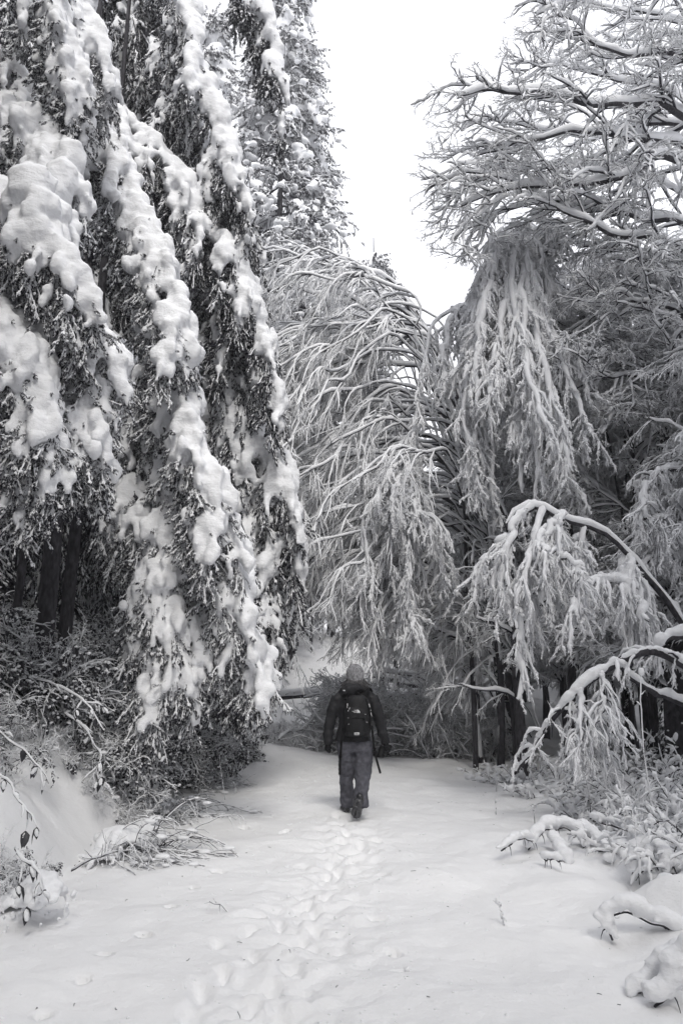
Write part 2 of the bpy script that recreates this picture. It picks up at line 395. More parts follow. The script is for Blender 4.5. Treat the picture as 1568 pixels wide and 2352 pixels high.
# trodden trail from the bottom of the picture up to the walker
for _i in range(46):
    u = _i/45.0; y = 3.6+6.2*u
    cx = np.interp(y, [3.6, 4.4, 5.2, 6.2, 7.2, 8.4, 9.8], [-.32, -.30, -.24, -.16, -.06, .06, .12])
    PRINTS.append((cx+_r.normal()*.15, y+_r.normal()*.06, _r.normal()*.35, _r.uniform(.14, .24), _r.uniform(.06, .10), _r.uniform(.03, .06)))
for px, py in ((510, 2240), (570, 2140), (575, 2110), (497, 2170), (440, 2320), (640, 2120), (690, 2085), (640, 2330), (750, 2005), (655, 1915)):
    _pr(px, py, .17, .08, .06, _r.normal()*.4)
for px, py in ((95, 2322), (190, 2252), (240, 2202), (330, 2150), (390, 2090), (445, 2040), (500, 2003)):
    _pr(px, py, .075, .06, .06)
for px, py in ((560, 1905), (620, 1880), (570, 1860), (700, 1800), (640, 1770), (690, 1760), (905, 2190), (870, 2110), (920, 2240), (880, 2010), (800, 1960), (860, 1930)):
    _pr(px, py, .10, .06, .04, _r.normal())
def edge_left(y): return -2.3+.18*np.sin(y*.9+.4)+.12*np.sin(y*2.3)-.25*sstep(5.6, 4.2, y)
def edge_right(y): return 2.75+.03*y+.15*np.sin(y*.8)
def H(x, y, fine=True):
    x = np.asarray(x, float); y = np.asarray(y, float)
    h = .05*fbm(x, y, .7, 1)+.025*np.cos(x*.9)
    t = np.clip(edge_left(y)-x, 0, None)
    bank = 2.0*(1-np.exp(-(t/1.2)**1.15))*sstep(2.6, 5.2, y+t*.5)+.11*np.clip(t-2, 0, 14)
    bank *= 1-.45*sstep(15, 24, y)
    h = h+bank+np.clip(t, 0, 1)*(.40*fbm(x, y, 1.3, 4)+.22*fbm(x, y, 3.0, 6))
    s = np.clip(x-edge_right(y), 0, None)
    h = h+sstep(0, .8, s)*(.12+.22*fbm(x, y, .9, 9)+.12*fbm(x, y, 2.3, 12))-.05*np.clip(s-1, 0, 8)+sstep(1.0, 2.6, x)*sstep(10, 4, y)*(.06+.50*fbm(x, y, .95, 15, 3))
    h = h+.45*sstep(12.5, 18, y)*sstep(.6, -2.6, x)
    h = h+3.4*sstep(20.5, 37, y)+.075*np.clip(y-37, 0, 60)
    if fine:
        h = h+.05*fbm(x, y, 1.5, 19, 2)*(1+.8*sstep(.6, 2, x))+.026*fbm(x, y, 3.2, 20)+.006*fbm(x, y, 9, 23)
        h = h+.014*np.sin(y*4.5+x*1.1+3*vnoise(x, y, .8, 31))*sstep(1.2, .2, np.abs(x+1.3))*.5
        # trodden trough with broken crumbs
        cx = np.interp(y, [3, 4.4, 5.2, 6.2, 7.2, 8.4, 9.8], [-.34, -.30, -.24, -.16, -.06, .06, .12])
        tr = np.exp(-((x-cx)/.38)**2)*sstep(10.2, 9, y)
        h = h-tr*.028+tr*.06*fbm(x, y, 6.5, 40)+tr*.036*fbm(x, y, 15, 44, 2)
        fp = np.zeros_like(h)
        for (fx, fy, a, L, W, dp) in PRINTS:
            m = (np.abs(x-fx) < .5) & (np.abs(y-fy) < .5)
            if not m.any(): continue
            dx = x[m]-fx; dy = y[m]-fy; u = dx*math.cos(a)+dy*math.sin(a)*-1; v = dx*math.sin(a)+dy*math.cos(a)
            q = ((u/(W*.55))**2+(v/(L*.55))**2)*(1+1.3*vnoise(x[m], y[m], 11, 71))
            fp[m] += -dp*(1.5 if L < .12 else .8)*np.exp(-q**2.2)*(1+1.1*vnoise(x[m], y[m], 14, 61))+.12*dp*np.exp(-((np.sqrt(q)-1.5)/.3)**2)
        h = h+fp
    return h
def _axis(dense_lo, dense_hi, step, lo, hi, grow=1.13):
    a = list(np.arange(dense_lo, dense_hi, step)); s = step; x = dense_lo; L = []
    while x > lo: s *= grow; x -= s; L.append(x)
    s = step; x = a[-1]
    while x < hi: s *= grow; x += s; a.append(x)
    return np.array(L[::-1]+a)
gx = _axis(-3.6, 4.0, .025, -75, 75)
gy = [3.0]; 
while gy[-1] < 130: gy.append(gy[-1]+max(.019, .0042*gy[-1]) if gy[-1] < 22 else gy[-1]+.0042*22*(gy[-1]/22)**2.2)
gy = np.array(list(_axis(3.0, 3.1, .05, -14, 3.1, 1.2)[:-3])+gy[1:]); gy = np.unique(np.round(gy, 4))
XX, YY = np.meshgrid(gx, gy)
ZZ = H(XX, YY)
V = np.stack([XX, YY, ZZ], -1).reshape(-1, 3); nx = len(gx)
I, J = np.meshgrid(np.arange(nx-1), np.arange(len(gy)-1)); b = (J*nx+I).ravel()
Fq = np.stack([b, b+1, b+nx+1, b+nx], 1)
obj('ground', mesh_np('ground', V, [Fq], M['ground']), kind='structure', label='trodden snow covered woodland path between wooded banks')
_n = 1800; _x = np.concatenate([_r.normal(size=_n//2)*.55-.15, _r.uniform(-2.4, 3.0, _n//2)]); _y = _r.uniform(3.4, 15, _n)
_S = _r.uniform(.003, .009, _n)*np.where(_r.random(_n) < .06, 1.9, 1)
_g = Geo(); blobs(_g, np.stack([_x, _y, H(_x, _y)+_S*.1], 1), np.stack([_S*1.2, _S, _S*.8], 1), ICO1, _r, .15)
obj('fallen_snow_crumbs', _g.mesh('fallen_snow_crumbs', M['snow']), kind='stuff', label='small crumbs of snow fallen from the trees onto the path', cat='snow crumbs')
_n = 70; _P = np.zeros((_n, 3, 3)); _P[:, 0, 0] = _r.uniform(-2.4, 3.0, _n); _P[:, 0, 1] = _r.uniform(3.6, 16, _n); _a = _r.uniform(0, 6.28, _n)
for _i in (1, 2): _P[:, _i, :2] = _P[:, 0, :2]+np.stack([np.cos(_a+.4*_i), np.sin(_a+.4*_i)], 1)*(_r.uniform(.008, .022, _n)*_i)[:, None]
_P[..., 2] = H(_P[..., 0], _P[..., 1])+.003
_g = Geo(); add_tubes(_g, _P, np.full((_n, 3), .0017), 3); obj('bark_debris', _g.mesh('bark_debris', M['bark']), kind='stuff', label='tiny dark twig and needle bits scattered on the snow', cat='twig debris')
def Hs(x, y): return float(H(np.array([x]), np.array([y]), False)[0])
print('ground tris', len(Fq)*2)

# ------------------------------------------------------------------ tree assembly
class Tree:
    def __init__(s, name, label, cat, base, group=None):
        s.base = np.array(base, float); s.root = thing(name, label, cat, base, group); s.tw = Geo(); s.sn = Geo(); s.sp = {}
    def stem(s, P, R, name='trunk', sides=9, snow=0.0, mat='bark', sub=None, hmin=.15):
        g = Geo(); add_tubes(g, np.asarray(P)[None], np.asarray(R)[None], sides)
        o = obj(name, g.mesh(name, M[mat], s.base), s.root)
        if snow:
            q = Geo(); snow_tubes(q, P, R, snow, hmin, 8, RNG, 1, .4)
            obj('snow', q.mesh('snow', M['snow'], s.base), o)
        return o
    def twigs(s, P, R, snow, sides=4, hmin=.3, cover=1, lump=.5, ss=5):
        add_tubes(s.tw, P, R, sides)
        if snow: snow_tubes(s.sn, P, R, snow, hmin, ss, RNG, cover, lump)
    def sprays(s, kind, pts, T, scl, jit=.5, tilt_amp=.25, extra_az=None):
        az = np.arctan2(T[:, 1], T[:, 0])+RNG.normal(size=len(pts))*jit
        s.sp.setdefault(kind, []).append((pts, az, scl, RNG.normal(size=len(pts))*tilt_amp, RNG.normal(size=len(pts))*tilt_amp))
    def sprays_on(s, kind, P, k, scl, t0=.1, t1=1.0, jit=.7, tilt_amp=.25, lv=.3):
        P = np.asarray(P, float)
        if P.ndim == 2: P = P[None]
        t = RNG.uniform(t0, t1, (len(P), k)); pos, T = sample_poly(P, t)
        n = len(P)*k; s.sprays(kind, pos.reshape(-1, 3), T.reshape(-1, 3), scl*RNG.uniform(1-lv, 1+lv, n), jit, tilt_amp)
    def finish(s, twig='twigs', fol='foliage'):
        if s.tw.n: obj('twigs', s.tw.mesh('twigs', M['twig'], s.base), s.root, kind='stuff')
        if s.sn.n: obj('snow', s.sn.mesh('snow', M['snow'], s.base), s.root, kind='stuff')
        for kind, L in s.sp.items():
            A = [np.concatenate(x) for x in zip(*L)]
            con = kind.startswith('cedar') or kind in ('fir', 'leafy')
            scatter('foliage' if con else 'twigs', 'snow', s.root, s.base, kind, A[0], A[1], A[2], A[3], A[4])
        return s.root
def px(*pts): return np.array([at(*p) for p in pts])
def taper(n, a, b, p=1.0): return b+(a-b)*(1-np.linspace(0, 1, n))**p
# ------------------------------------------------------------------ the snow laden cedars on the left
def bough(tr, pts, r0, lobes=26, L2=.8, r2=.10, kind='cedar', spray=.55, k_spr=7, voxel=.03, n=30, side=.9, clump=True, rb=.05, spray_spine=30, drop=1.0, r3=.0, hang_only=False, gap=.12, fall=.75):
    """drooping bough: dark branch, lobed snow load (merged), hanging foliage"""
    rng = RNG
    P = wob(spline(px(*pts), n), .10, rng); L = np.linalg.norm(np.diff(P, axis=0), axis=1).sum()
    R = taper(n, rb, rb*.25)
    g = Geo(); add_tubes(g, P[None], R[None], 6)
    br = obj('branch', g.mesh('branch', M['bark'], tr.base), tr.root)
    P2, R2 = spawn(P, R, lobes, L2, 55, 1.5, .13, 7, .45, .03, 1.0, shrink=.25, flat=.35, rng=rng, up=.1)
    tr.twigs(P2, R2*.7, 0, 4)
    P3, R3 = spawn(P2, R2, 3, L2*.5, 45, 1.2, .15, 5, .6, .15, .95, shrink=.3, rng=rng)
    tr.twigs(P3, R3*.6, 0, 3)
    # snow load
    b = Geo()
    def load(Q, rad, dens, lo=.0, keep=1.0, stretch=1.25, gp=.45):
        Q = Q[rng.random(len(Q)) < keep]
        if not len(Q): return
        ln = np.linalg.norm(np.diff(Q, axis=1), axis=2).sum(1).mean(); k = max(3, int(ln/rad*dens))
        t = np.linspace(lo, 1, k)[None]+rng.uniform(-.5, .5, (len(Q), k))/k
        pos, T = sample_poly(Q, np.clip(t, 0, .999))
        prof = .45+.75*np.sin(np.clip(t, 0, 1)*math.pi*.86+.25)
        am = rad*prof*rng.uniform(.5, 1.35, t.shape)*(.55+.6*(vnoise(t*5, np.arange(len(Q))[:, None]*3.7, 1, int(rng.integers(99)))+.5))
        nrm = np.array([0, 0, 1.])-T*T[..., 2:3]; nrm /= np.linalg.norm(nrm, axis=-1, keepdims=True)+1e-6
        c = pos+nrm*(am*.45)[..., None]+rng.normal(size=pos.shape)*(am*.28)[..., None]
        cl = vnoise(np.arange(t.shape[1])[None]*.55+rng.uniform(0, 99, (len(Q), 1)), np.arange(len(Q))[:, None]*3.1, 1, 2)
        ok = (cl > -.5+gp) if len(Q) > 1 else rng.random(t.shape) > .08
        S = np.stack([am, am, am*stretch*rng.uniform(.8, 1.2, am.shape)], -1)
        blobs(b, c[ok], S[ok], ICO1, rng, .07)
    if r0: 
        load(P[None], r0, 2.6); load(P[None]+np.array([0, 0, -.06]), r0*.6, 2.2, .1)
    if r2: load(P2, r2*1.15, 1.9, .10, .92, 1.35, .33)
    if r3: load(P3, r3*1.2, 1.7, .15, .85, 1.4, .34)
    if b.n:
        so = obj('snow', b.mesh('snow', M['pillow'], tr.base), br); remesh(so, voxel, 2, voxel*1.5, .11)
    inn = np.array([-.05, .09, -.03]); sc = spray*fall*.78; tr.sprays_on(kind, P2, 2, sc*.62, .1, 1, 1, .4, .5); tr.sprays_on(kind, P, 12, sc*.6, .1, 1, 2, .4, .5)
    tr.sprays_on(kind, P2+inn, int(k_spr*1.6), sc, .12, 1.0, .9, .3, .4)
    tr.sprays_on(kind, P3+inn, max(1, k_spr//2), sc, .2, 1.0, .9, .3, .4)
    tr.sprays_on(kind, P+inn, int(spray_spine*1.4), sc, .05, 1, 1.2, .3, .4)
    return P

def trunk_line(bx, by, top, r, lean=(0, 0), n=14):
    z0 = Hs(bx, by)-.2; P = np.stack([np.linspace(bx, bx+lean[0], n), np.linspace(by, by+lean[1], n), np.linspace(z0, top, n)], 1)
    return wob(P, .06, RNG), taper(n, r, r*.3)

# 1: nearest cedar, big pillows on the far left
b = at(100, 1470, 10.5); T1 = Tree('cedar_tree', 'largest cedar at the left edge, its boughs bowed under thick rounded snow pillows', 'cedar tree', (b[0], b[1], Hs(b[0], b[1])))
P, R = trunk_line(b[0], b[1], 13, .135, (.1, .1)); T1.stem(P, R)
for pts, r0, lob, L2, r2 in [
    (((-40, 330, 7.6), (40, 250, 7.2), (110, 330, 7.0), (150, 520, 6.8), (190, 700, 6.8), (245, 800, 6.8)), .15, 26, .62, .085),
    (((-60, 500, 7.0), (30, 440, 6.6), (100, 470, 6.3), (150, 560, 6.2), (165, 640, 6.2)), .23, 20, .5, .11),
    (((-80, 650, 6.9), (0, 700, 6.6), (50, 800, 6.5), (70, 920, 6.5), (60, 1000, 6.5)), .12, 24, .55, .075),
    (((60, 560, 7.0), (150, 680, 6.8), (200, 820, 6.8), (215, 900, 6.8), (205, 980, 6.8)), .12, 24, .5, .07),
    (((-60, 860, 6.8), (20, 920, 6.6), (90, 980, 6.5), (110, 1050, 6.5), (75, 1110, 6.5)), .10, 26, .45, .055),
    (((90, 900, 6.9), (150, 960, 6.8), (185, 970, 6.8), (200, 1020, 6.8)), .08, 22, .4, .05),
    (((-40, 700, 6.5), (20, 760, 6.3), (80, 860, 6.3), (95, 960, 6.3)), .11, 20, .45, .08),
    (((20, -260, 7.6), (90, -120, 7.2), (130, 30, 7.0), (160, 140, 7.0), (170, 215, 7.0)), .14, 24, .55, .08),
    (((120, -300, 7.8), (180, -100, 7.4), (205, 60, 7.3), (215, 180, 7.3)), .13, 22, .5, .08),
    (((-160, 120, 8.6), (0, 130, 8.2), (60, 210, 8.0), (60, 280, 8)), .08, 22, .6, .05)]:
    bough(T1, pts, r0*.68, int(lob*2.1), L2*1.15, r2*.62, 'cedar', .40, 8, .025, r3=.038)
T1.finish()

# 2: middle cedar, long cascade down to the bank
b = at(148, 1440, 11.4); T2 = Tree('cedar_tree', 'cedar whose one long snow heavy bough cascades down to the left bank', 'cedar tree', (b[0], b[1], Hs(b[0], b[1])))
P, R = trunk_line(b[0], b[1], 13, .105, (.3, .2)); T2.stem(P, R)
for pts, r0, lob, L2, r2 in [
    (((120, 230, 9.3), (220, 300, 8.7), (290, 400, 8.4), (330, 520, 8.2), (375, 620, 8.0), (405, 720, 7.9), (415, 800, 7.9)), .15, 34, .62, .085),
    (((330, 640, 9.0), (380, 760, 8.6), (400, 880, 8.4), (440, 980, 8.2), (480, 1100, 8.0), (510, 1200, 8.0)), .15, 34, .62, .08),
    (((400, 980, 9.0), (450, 1080, 8.8), (500, 1180, 8.6), (545, 1300, 8.4), (575, 1400, 8.4), (590, 1500, 8.5)), .13, 34, .6, .07),
    (((330, 860, 9.2), (370, 1000, 9.0), (390, 1130, 8.8), (400, 1260, 8.6), (405, 1380, 8.6)), .09, 34, .62, .065),
    (((300, 1080, 9.2), (330, 1180, 8.9), (350, 1290, 8.7), (330, 1400, 8.7)), .07, 30, .55, .06),
    (((390, 1150, 9.0), (440, 1270, 8.7), (470, 1380, 8.6), (480, 1480, 8.6)), .08, 30, .52, .06),
    (((340, 1250, 9.0), (390, 1370, 8.6), (415, 1450, 8.5), (420, 1540, 8.5)), .10, 24, .45, .06),
    (((320, 1380, 9), (355, 1470, 8.7), (370, 1540, 8.6), (372, 1590, 8.6)), .08, 24, .45, .06),
    (((250, 760, 9.8), (300, 860, 9.6), (330, 960, 9.4), (320, 1060, 9.4)), .05, 30, .7, .05)]:
    bough(T2, pts, r0*.62, int(lob*1.9), L2*1.1, r2*.64, 'cedar', .42, 8, .029, r3=.042)
T2.finish()

# 3: tall cedar behind: curtain of hanging dark foliage
b = at(330, 1480, 13.4); T3 = Tree('cedar_tree', 'tall dark cedar behind the cascade, its curtain of hanging foliage only dusted', 'cedar tree', (b[0], b[1], Hs(b[0], b[1])))
P, R = trunk_line(b[0], b[1], 17, .15, (.1, 0)); T3.stem(P, R)
for pts, r0, lob, L2, r2, r3 in [
    (((300, -260, 11.5), (390, -120, 11), (430, 40, 10.8), (465, 200, 10.6), (500, 330, 10.6), (525, 450, 10.6)), .17, 40, 1.0, .07, .04),
    (((330, 60, 11.8), (400, 200, 11.4), (470, 330, 11.2), (520, 450, 11), (545, 560, 11)), .07, 40, 1.1, .04, .03),
    (((240, 220, 10.8), (330, 320, 10.8), (410, 410, 10.8), (440, 480, 10.8), (500, 550, 10.8), (560, 650, 10.8), (600, 760, 10.8), (618, 870, 10.8)), .10, 50, 1.05, .06, .03),
    (((220, -220, 12), (270, -60, 12), (300, 80, 12), (320, 220, 12)), .05, 46, 1.3, .03, .02),
    (((300, -200, 12.2), (360, -20, 12.2), (400, 120, 12.2), (410, 280, 12.2)), .04, 46, 1.3, .03, .02),
    (((250, 80, 12.3), (310, 240, 12.2), (350, 400, 12.2), (370, 560, 12.2)), .04, 50, 1.3, .03, .02),
    (((330, 330, 12.2), (410, 460, 12.1), (460, 600, 12), (480, 760, 12)), .05, 50, 1.2, .04, .025),
    (((420, 520, 11.8), (500, 650, 11.6), (540, 760, 11.4), (560, 880, 11.4)), .06, 46, 1.1, .045, .03),
    (((240, 420, 12.3), (300, 560, 12.3), (350, 720, 12.3), (380, 880, 12.3)), .03, 50, 1.2, .03, .02),
    (((180, 560, 12), (240, 700, 12), (280, 860, 12), (300, 1000, 12)), .03, 50, 1.2, .03, .02)]:
    bough(T3, pts, r0, lob, L2, r2, 'cedardark', .55, 10, .04, n=34, rb=.055, r3=r3*1.25)
T3.finish()

# 4: cedar at the path end of the row
b = at(470, 1500, 14.5); T4 = Tree('cedar_tree', 'drooping cedar beside the path, the rightmost of the big left cedars', 'cedar tree', (b[0], b[1], Hs(b[0], b[1])))
P, R = trunk_line(b[0], b[1], 8.5, .16, (-.4, 0)); T4.stem(P, R)
for pts, r0, lob, L2, r2, r3 in [
    (((430, 760, 12.2), (510, 850, 11.8), (560, 950, 11.5), (610, 1040, 11.3), (645, 1110, 11.2), (660, 1190, 11.2), (650, 1260, 11.2)), .12, 46, .95, .065, .035),
    (((440, 860, 12), (500, 960, 11.8), (550, 1080, 11.6), (575, 1200, 11.5), (590, 1320, 11.5)), .06, 46, .95, .05, .03),
    (((500, 1080, 12), (560, 1180, 11.7), (600, 1300, 11.5), (600, 1420, 11.5)), .06, 40, .85, .05, .03),
    (((400, 900, 12.3), (440, 1050, 12.2), (480, 1200, 12), (500, 1350, 12)), .03, 46, 1.1, .035, .02),
    (((540, 1250, 11.6), (575, 1350, 11.4), (590, 1450, 11.3), (598, 1530, 11.3)), .09, 30, .55, .055, .03),
    (((470, 1330, 11.8), (520, 1420, 11.4), (545, 1500, 11.2), (555, 1570, 11.2)), .07, 34, .5, .05, .03),
    (((300, 900, 13), (350, 1040, 13), (390, 1200, 13), (400, 1330, 13)), .03, 46, 1.1, .035, .02),
    (((560, 1000, 12.2), (600, 1120, 12), (625, 1220, 12), (630, 1300, 12)), .05, 36, .8, .05, .03)]:
    bough(T4, pts, r0, lob, L2, r2, 'cedardark', .55, 8, .048, n=30, rb=.045, r3=r3)
T4.finish()

# 5: slim trunk far left
b = at(33, 1455, 10.2); T5 = Tree('cedar_tree', 'slimmest bare trunk at the left edge under the snowy boughs', 'cedar tree', (b[0], b[1], Hs(b[0], b[1])))
P, R = trunk_line(b[0], b[1], 9, .065, (.15, 0)); T5.stem(P, R)
P2, R2 = spawn(P[8:], R[8:], 24, 1.2, 80, .5, .1, 6, .4, 0, 1); T5.twigs(P2, R2, .02); T5.sprays_on('cedardark', P2, 7, .5)
T5.finish()
# hanging bough tip against the sky belongs to a cedar leaning from the row
b = at(470, 1500, 17.5); T6 = Tree('cedar_tree', 'cedar behind the curtain whose drooping tip hangs free against the sky', 'cedar tree', (b[0], b[1], Hs(b[0], b[1])))
P, R = trunk_line(b[0], b[1], 13, .15, (-1.2, -3)); T6.stem(P, R)
for pts, r0, lob, L2, r2, r3 in [
    (((470, -330, 12.5), (540, -200, 12.3), (590, -60, 12.2), (620, 60, 12.2), (632, 150, 12.2), (636, 230, 12.2)), .13, 40, .75, .07, .04),
    (((440, 600, 15), (520, 700, 14.6), (560, 820, 14.5), (590, 900, 14.5)), .08, 46, 1.2, .05, .03),
    (((400, 300, 15), (480, 420, 14.8), (530, 560, 14.6), (550, 700, 14.6)), .06, 46, 1.2, .05, .03),
    (((430, 700, 15), (500, 820, 14.8), (550, 950, 14.6), (560, 1100, 14.6)), .05, 46, 1.2, .05, .03)]:
    bough(T6, pts, r0, lob, L2, r2, 'cedardark', .6, 9, .055, n=30, rb=.05, r3=r3)
T6.finish()

# conifers with a clear trunk and whorled drooping branches
def conifer(name, label, bx, by, height, half, nb=70, cut=.15, lean=0, kind='fir', spr=.8, snowr=.13, voxel=.09, kspr=9, group=None, r=.22, top_px=None):
    z0 = Hs(bx, by)
    tr = Tree(name, label, 'conifer tree', (bx, by, z0), group)
    n = 20; P = np.stack([bx+np.linspace(0, lean, n), np.full(n, by), np.linspace(z0-.3, z0+height, n)], 1); R = taper(n, r, .02)
    tr.stem(P, R, snow=0)
    rng = RNG; u = rng.uniform(cut, .995, nb)**.9; L = half*(1-u)**.7*rng.uniform(.7, 1.2, nb)+.15
    az = rng.uniform(0, 2*math.pi, nb); m = 8; Q = np.zeros((nb, m, 3)); Q[:, 0] = np.stack([bx+lean*u, np.full(nb, by), z0+height*u], 1)
    el = rng.uniform(-.25, .25, nb)
    d = np.stack([np.cos(az)*np.cos(el), np.sin(az)*np.cos(el), np.sin(el)], 1)
    for i in range(1, m):
        d = d+rng.normal(size=d.shape)*.06; d[:, 2] -= .17; d /= np.linalg.norm(d, axis=1, keepdims=True); Q[:, i] = Q[:, i-1]+d*(L/(m-1))[:, None]
    RR = np.linspace(1, .3, m)[None]*(.012+.012*L)[:, None]
    tr.twigs(Q, RR, 0, 4)
    P2, R2 = spawn(Q, RR, 9, half*.33, 50, 1.2, .1, 5, .5, .15, 1, flat=.6, rng=rng); tr.twigs(P2, R2, 0, 3)
    tr.sprays_on(kind, Q, kspr, spr, .1, 1, .6, .3); tr.sprays_on(kind, P2, 2, spr*.85, .1, 1, .6, .3)
    b = Geo()
    for QQ, rad, k in ((Q, snowr, 7), (P2, snowr*.62, 3)):
        t = rng.uniform(.15, 1, (len(QQ), k)); pos, T = sample_poly(QQ, t); am = rad*rng.uniform(.3, 1.4, t.shape)*(1.1-.3*t)
        c = pos+np.array([0, 0, 1.])*(am*.5)[..., None]; ok = rng.random(t.shape) < .62
        S = np.stack([am*1.35, am*1.35, am*.8], -1); blobs(b, c[ok], S[ok], ICO1, rng, .1)
    so = obj('snow', b.mesh('snow', M['pillow'], tr.base), tr.root, kind='stuff'); remesh(so, voxel, 2, voxel*.8, .3)
    tr.finish(); return tr
p = at(622, 1400, 25)
conifer('conifer_tree', 'tallest conifer against the sky behind the cedars, trunk showing between branches', p[0], 25, 27, 5.3, 180, .25, .1, snowr=.19, voxel=.08, spr=.5, kspr=15)
p = at(858, 600, 34)
conifer('conifer_tree', 'lone small conifer top poking above the arched birches', p[0], 34, p[2]-Hs(p[0], 34)+1.2, 2.6, 70, .3, 0, snowr=.17, voxel=.1, kspr=8)
p = at(432, 1400, 27)
conifer('conifer_tree', 'conifer behind the tall cedars with pale sky gaps beside it', p[0], 27, 25, 3.3, 90, .3, 0, snowr=.24, voxel=.12, spr=.6, kspr=10)
for i, (x, y, hh, lab) in enumerate([(-6.5, 15.5, 14, 'dark conifer in the shade behind the two close left trunks'), (-9.5, 19, 16, 'dark conifer deep in the left wood behind the bank'), (-4.9, 21, 15, 'mid height conifer behind the low end of the cascade'), (-3.6, 30, 10.5, 'conifer behind the left half of the arched birches')]):
    conifer('conifer_tree', lab, x, y, hh, 3.4, 90, .12 if i < 3 else .05, 0, 'cedardark', .9, .12, .1, 8, r=.16)

# corner conifer, then unseen ones added around the camera shading foreground and left cedars
_src = [o for o in COL.objects if o.name == 'conifer_tree.003'][0]
for x, y, sc_, lab in [(-6.1, 14.2, 1.15, 'dark conifer filling the top left corner behind the largest cedar'), (-6.0, 3.2, 1.2, 'unseen conifer added for shade left of the camera, level with the bank'), (-7.8, .5, 1.25, 'unseen conifer added for shade left of the camera, beside the bank'), (-6.6, -3.8, 1.7, 'unseen conifer added for shade behind the camera on the left of the path'), (-10.5, 5.5, 1.3, 'unseen conifer added for shade deeper in the wood left of the camera'),
      (-1.8, -8.5, 1.15, 'unseen conifer added for shade behind the camera, left one of the pair'), (3.4, -7.5, 1.1, 'unseen conifer added for shade behind the camera, right one of the pair'), (6.9, -2, 1.7, 'unseen conifer added for shade behind the camera beyond the right side of the path'), (8.4, 4.2, 1.5, 'unseen conifer added for shade beyond the right bank level with the camera'), (-7.3, 6.3, 1.1, 'unseen conifer added for shade left of the frame beside the largest cedar'), (-5.2, -1.4, 1.3, 'unseen conifer added for shade just left of and behind the camera'), (-3.9, -6, 1.6, 'unseen conifer added for shade behind the camera nearest the left edge of the path'), (-11.5, 11.5, 1.3, 'conifer far back in the left wood')]:
    o = copy_tree(_src); o.location = (x, y, Hs(x, y)-.1); o.scale = (sc_, sc_, sc_); o.rotation_euler = (0, 0, x*2.3); o['label'] = lab
# ------------------------------------------------------------------ bare snow covered trees
def limb(tr, P, r0, r1, snow, hmin=.3, sides=7, part=True):
    R = taper(len(P), r0, r1)
    if part:
        g = Geo(); add_tubes(g, P[None], R[None], sides); o = obj('branch', g.mesh('branch', M['bark'], tr.base), tr.root)
        if snow:
            q = Geo(); snow_tubes(q, P, R, snow, hmin, 8, RNG, 1, .35); obj('snow', q.mesh('snow', M['snow'], tr.base), o)
    else: tr.twigs(P[None], R[None], snow, 5, hmin)
    return P, R
# --- big spreading tree on the right, trunk dark with ivy at the picture's edge
b = at(1562, 1745, 13.0); b[0] += .05
TR = Tree('broadleaf_tree', 'big spreading bare tree at the right edge with ivy clad trunk and snow lined limbs', 'tree', (b[0], b[1], Hs(b[0], b[1])))
zt = Hs(b[0], 13.0)
P = spline(np.array([[b[0], 13, zt-.3], [b[0]+.1, 13, zt+2.5], [b[0]+.3, 13, 5.5], at(1640, 500, 13), at(1680, 150, 13), at(1700, -300, 13)]), 26)
TR.stem(P, taper(26, .30, .10), sides=12)
# ivy leaves on the lower trunk
k = 1500; zz = RNG.uniform(0, 6.2, k); aa = RNG.uniform(0, 6.28, k); xc = np.interp(zz, [0, 2.5, 6.2], [b[0], b[0]+.1, b[0]+.32]); rr = .30-.02*zz+RNG.uniform(0, .05, k)
C = np.stack([xc+rr*np.cos(aa), 13+rr*np.sin(aa), zt+zz], 1); g = Geo(); V = leaf_geo(g, C, aa, RNG.uniform(.3, 1.2, k), .085, .07, RNG)
obj('ivy_leaves', g.mesh('ivy_leaves', M['leaf'], TR.base), TR.root, kind='stuff')
g = Geo(); c2 = V[:, 1:3].mean((1, 2)); kp = (RNG.random(k) < .22); S = RNG.uniform(.012, .03, k)[kp]
blobs(g, c2[kp]+np.array([0, 0, .01]), np.stack([S, S, S*.8], 1)); obj('snow', g.mesh('snow', M['snow'], TR.base), TR.root, kind='stuff')
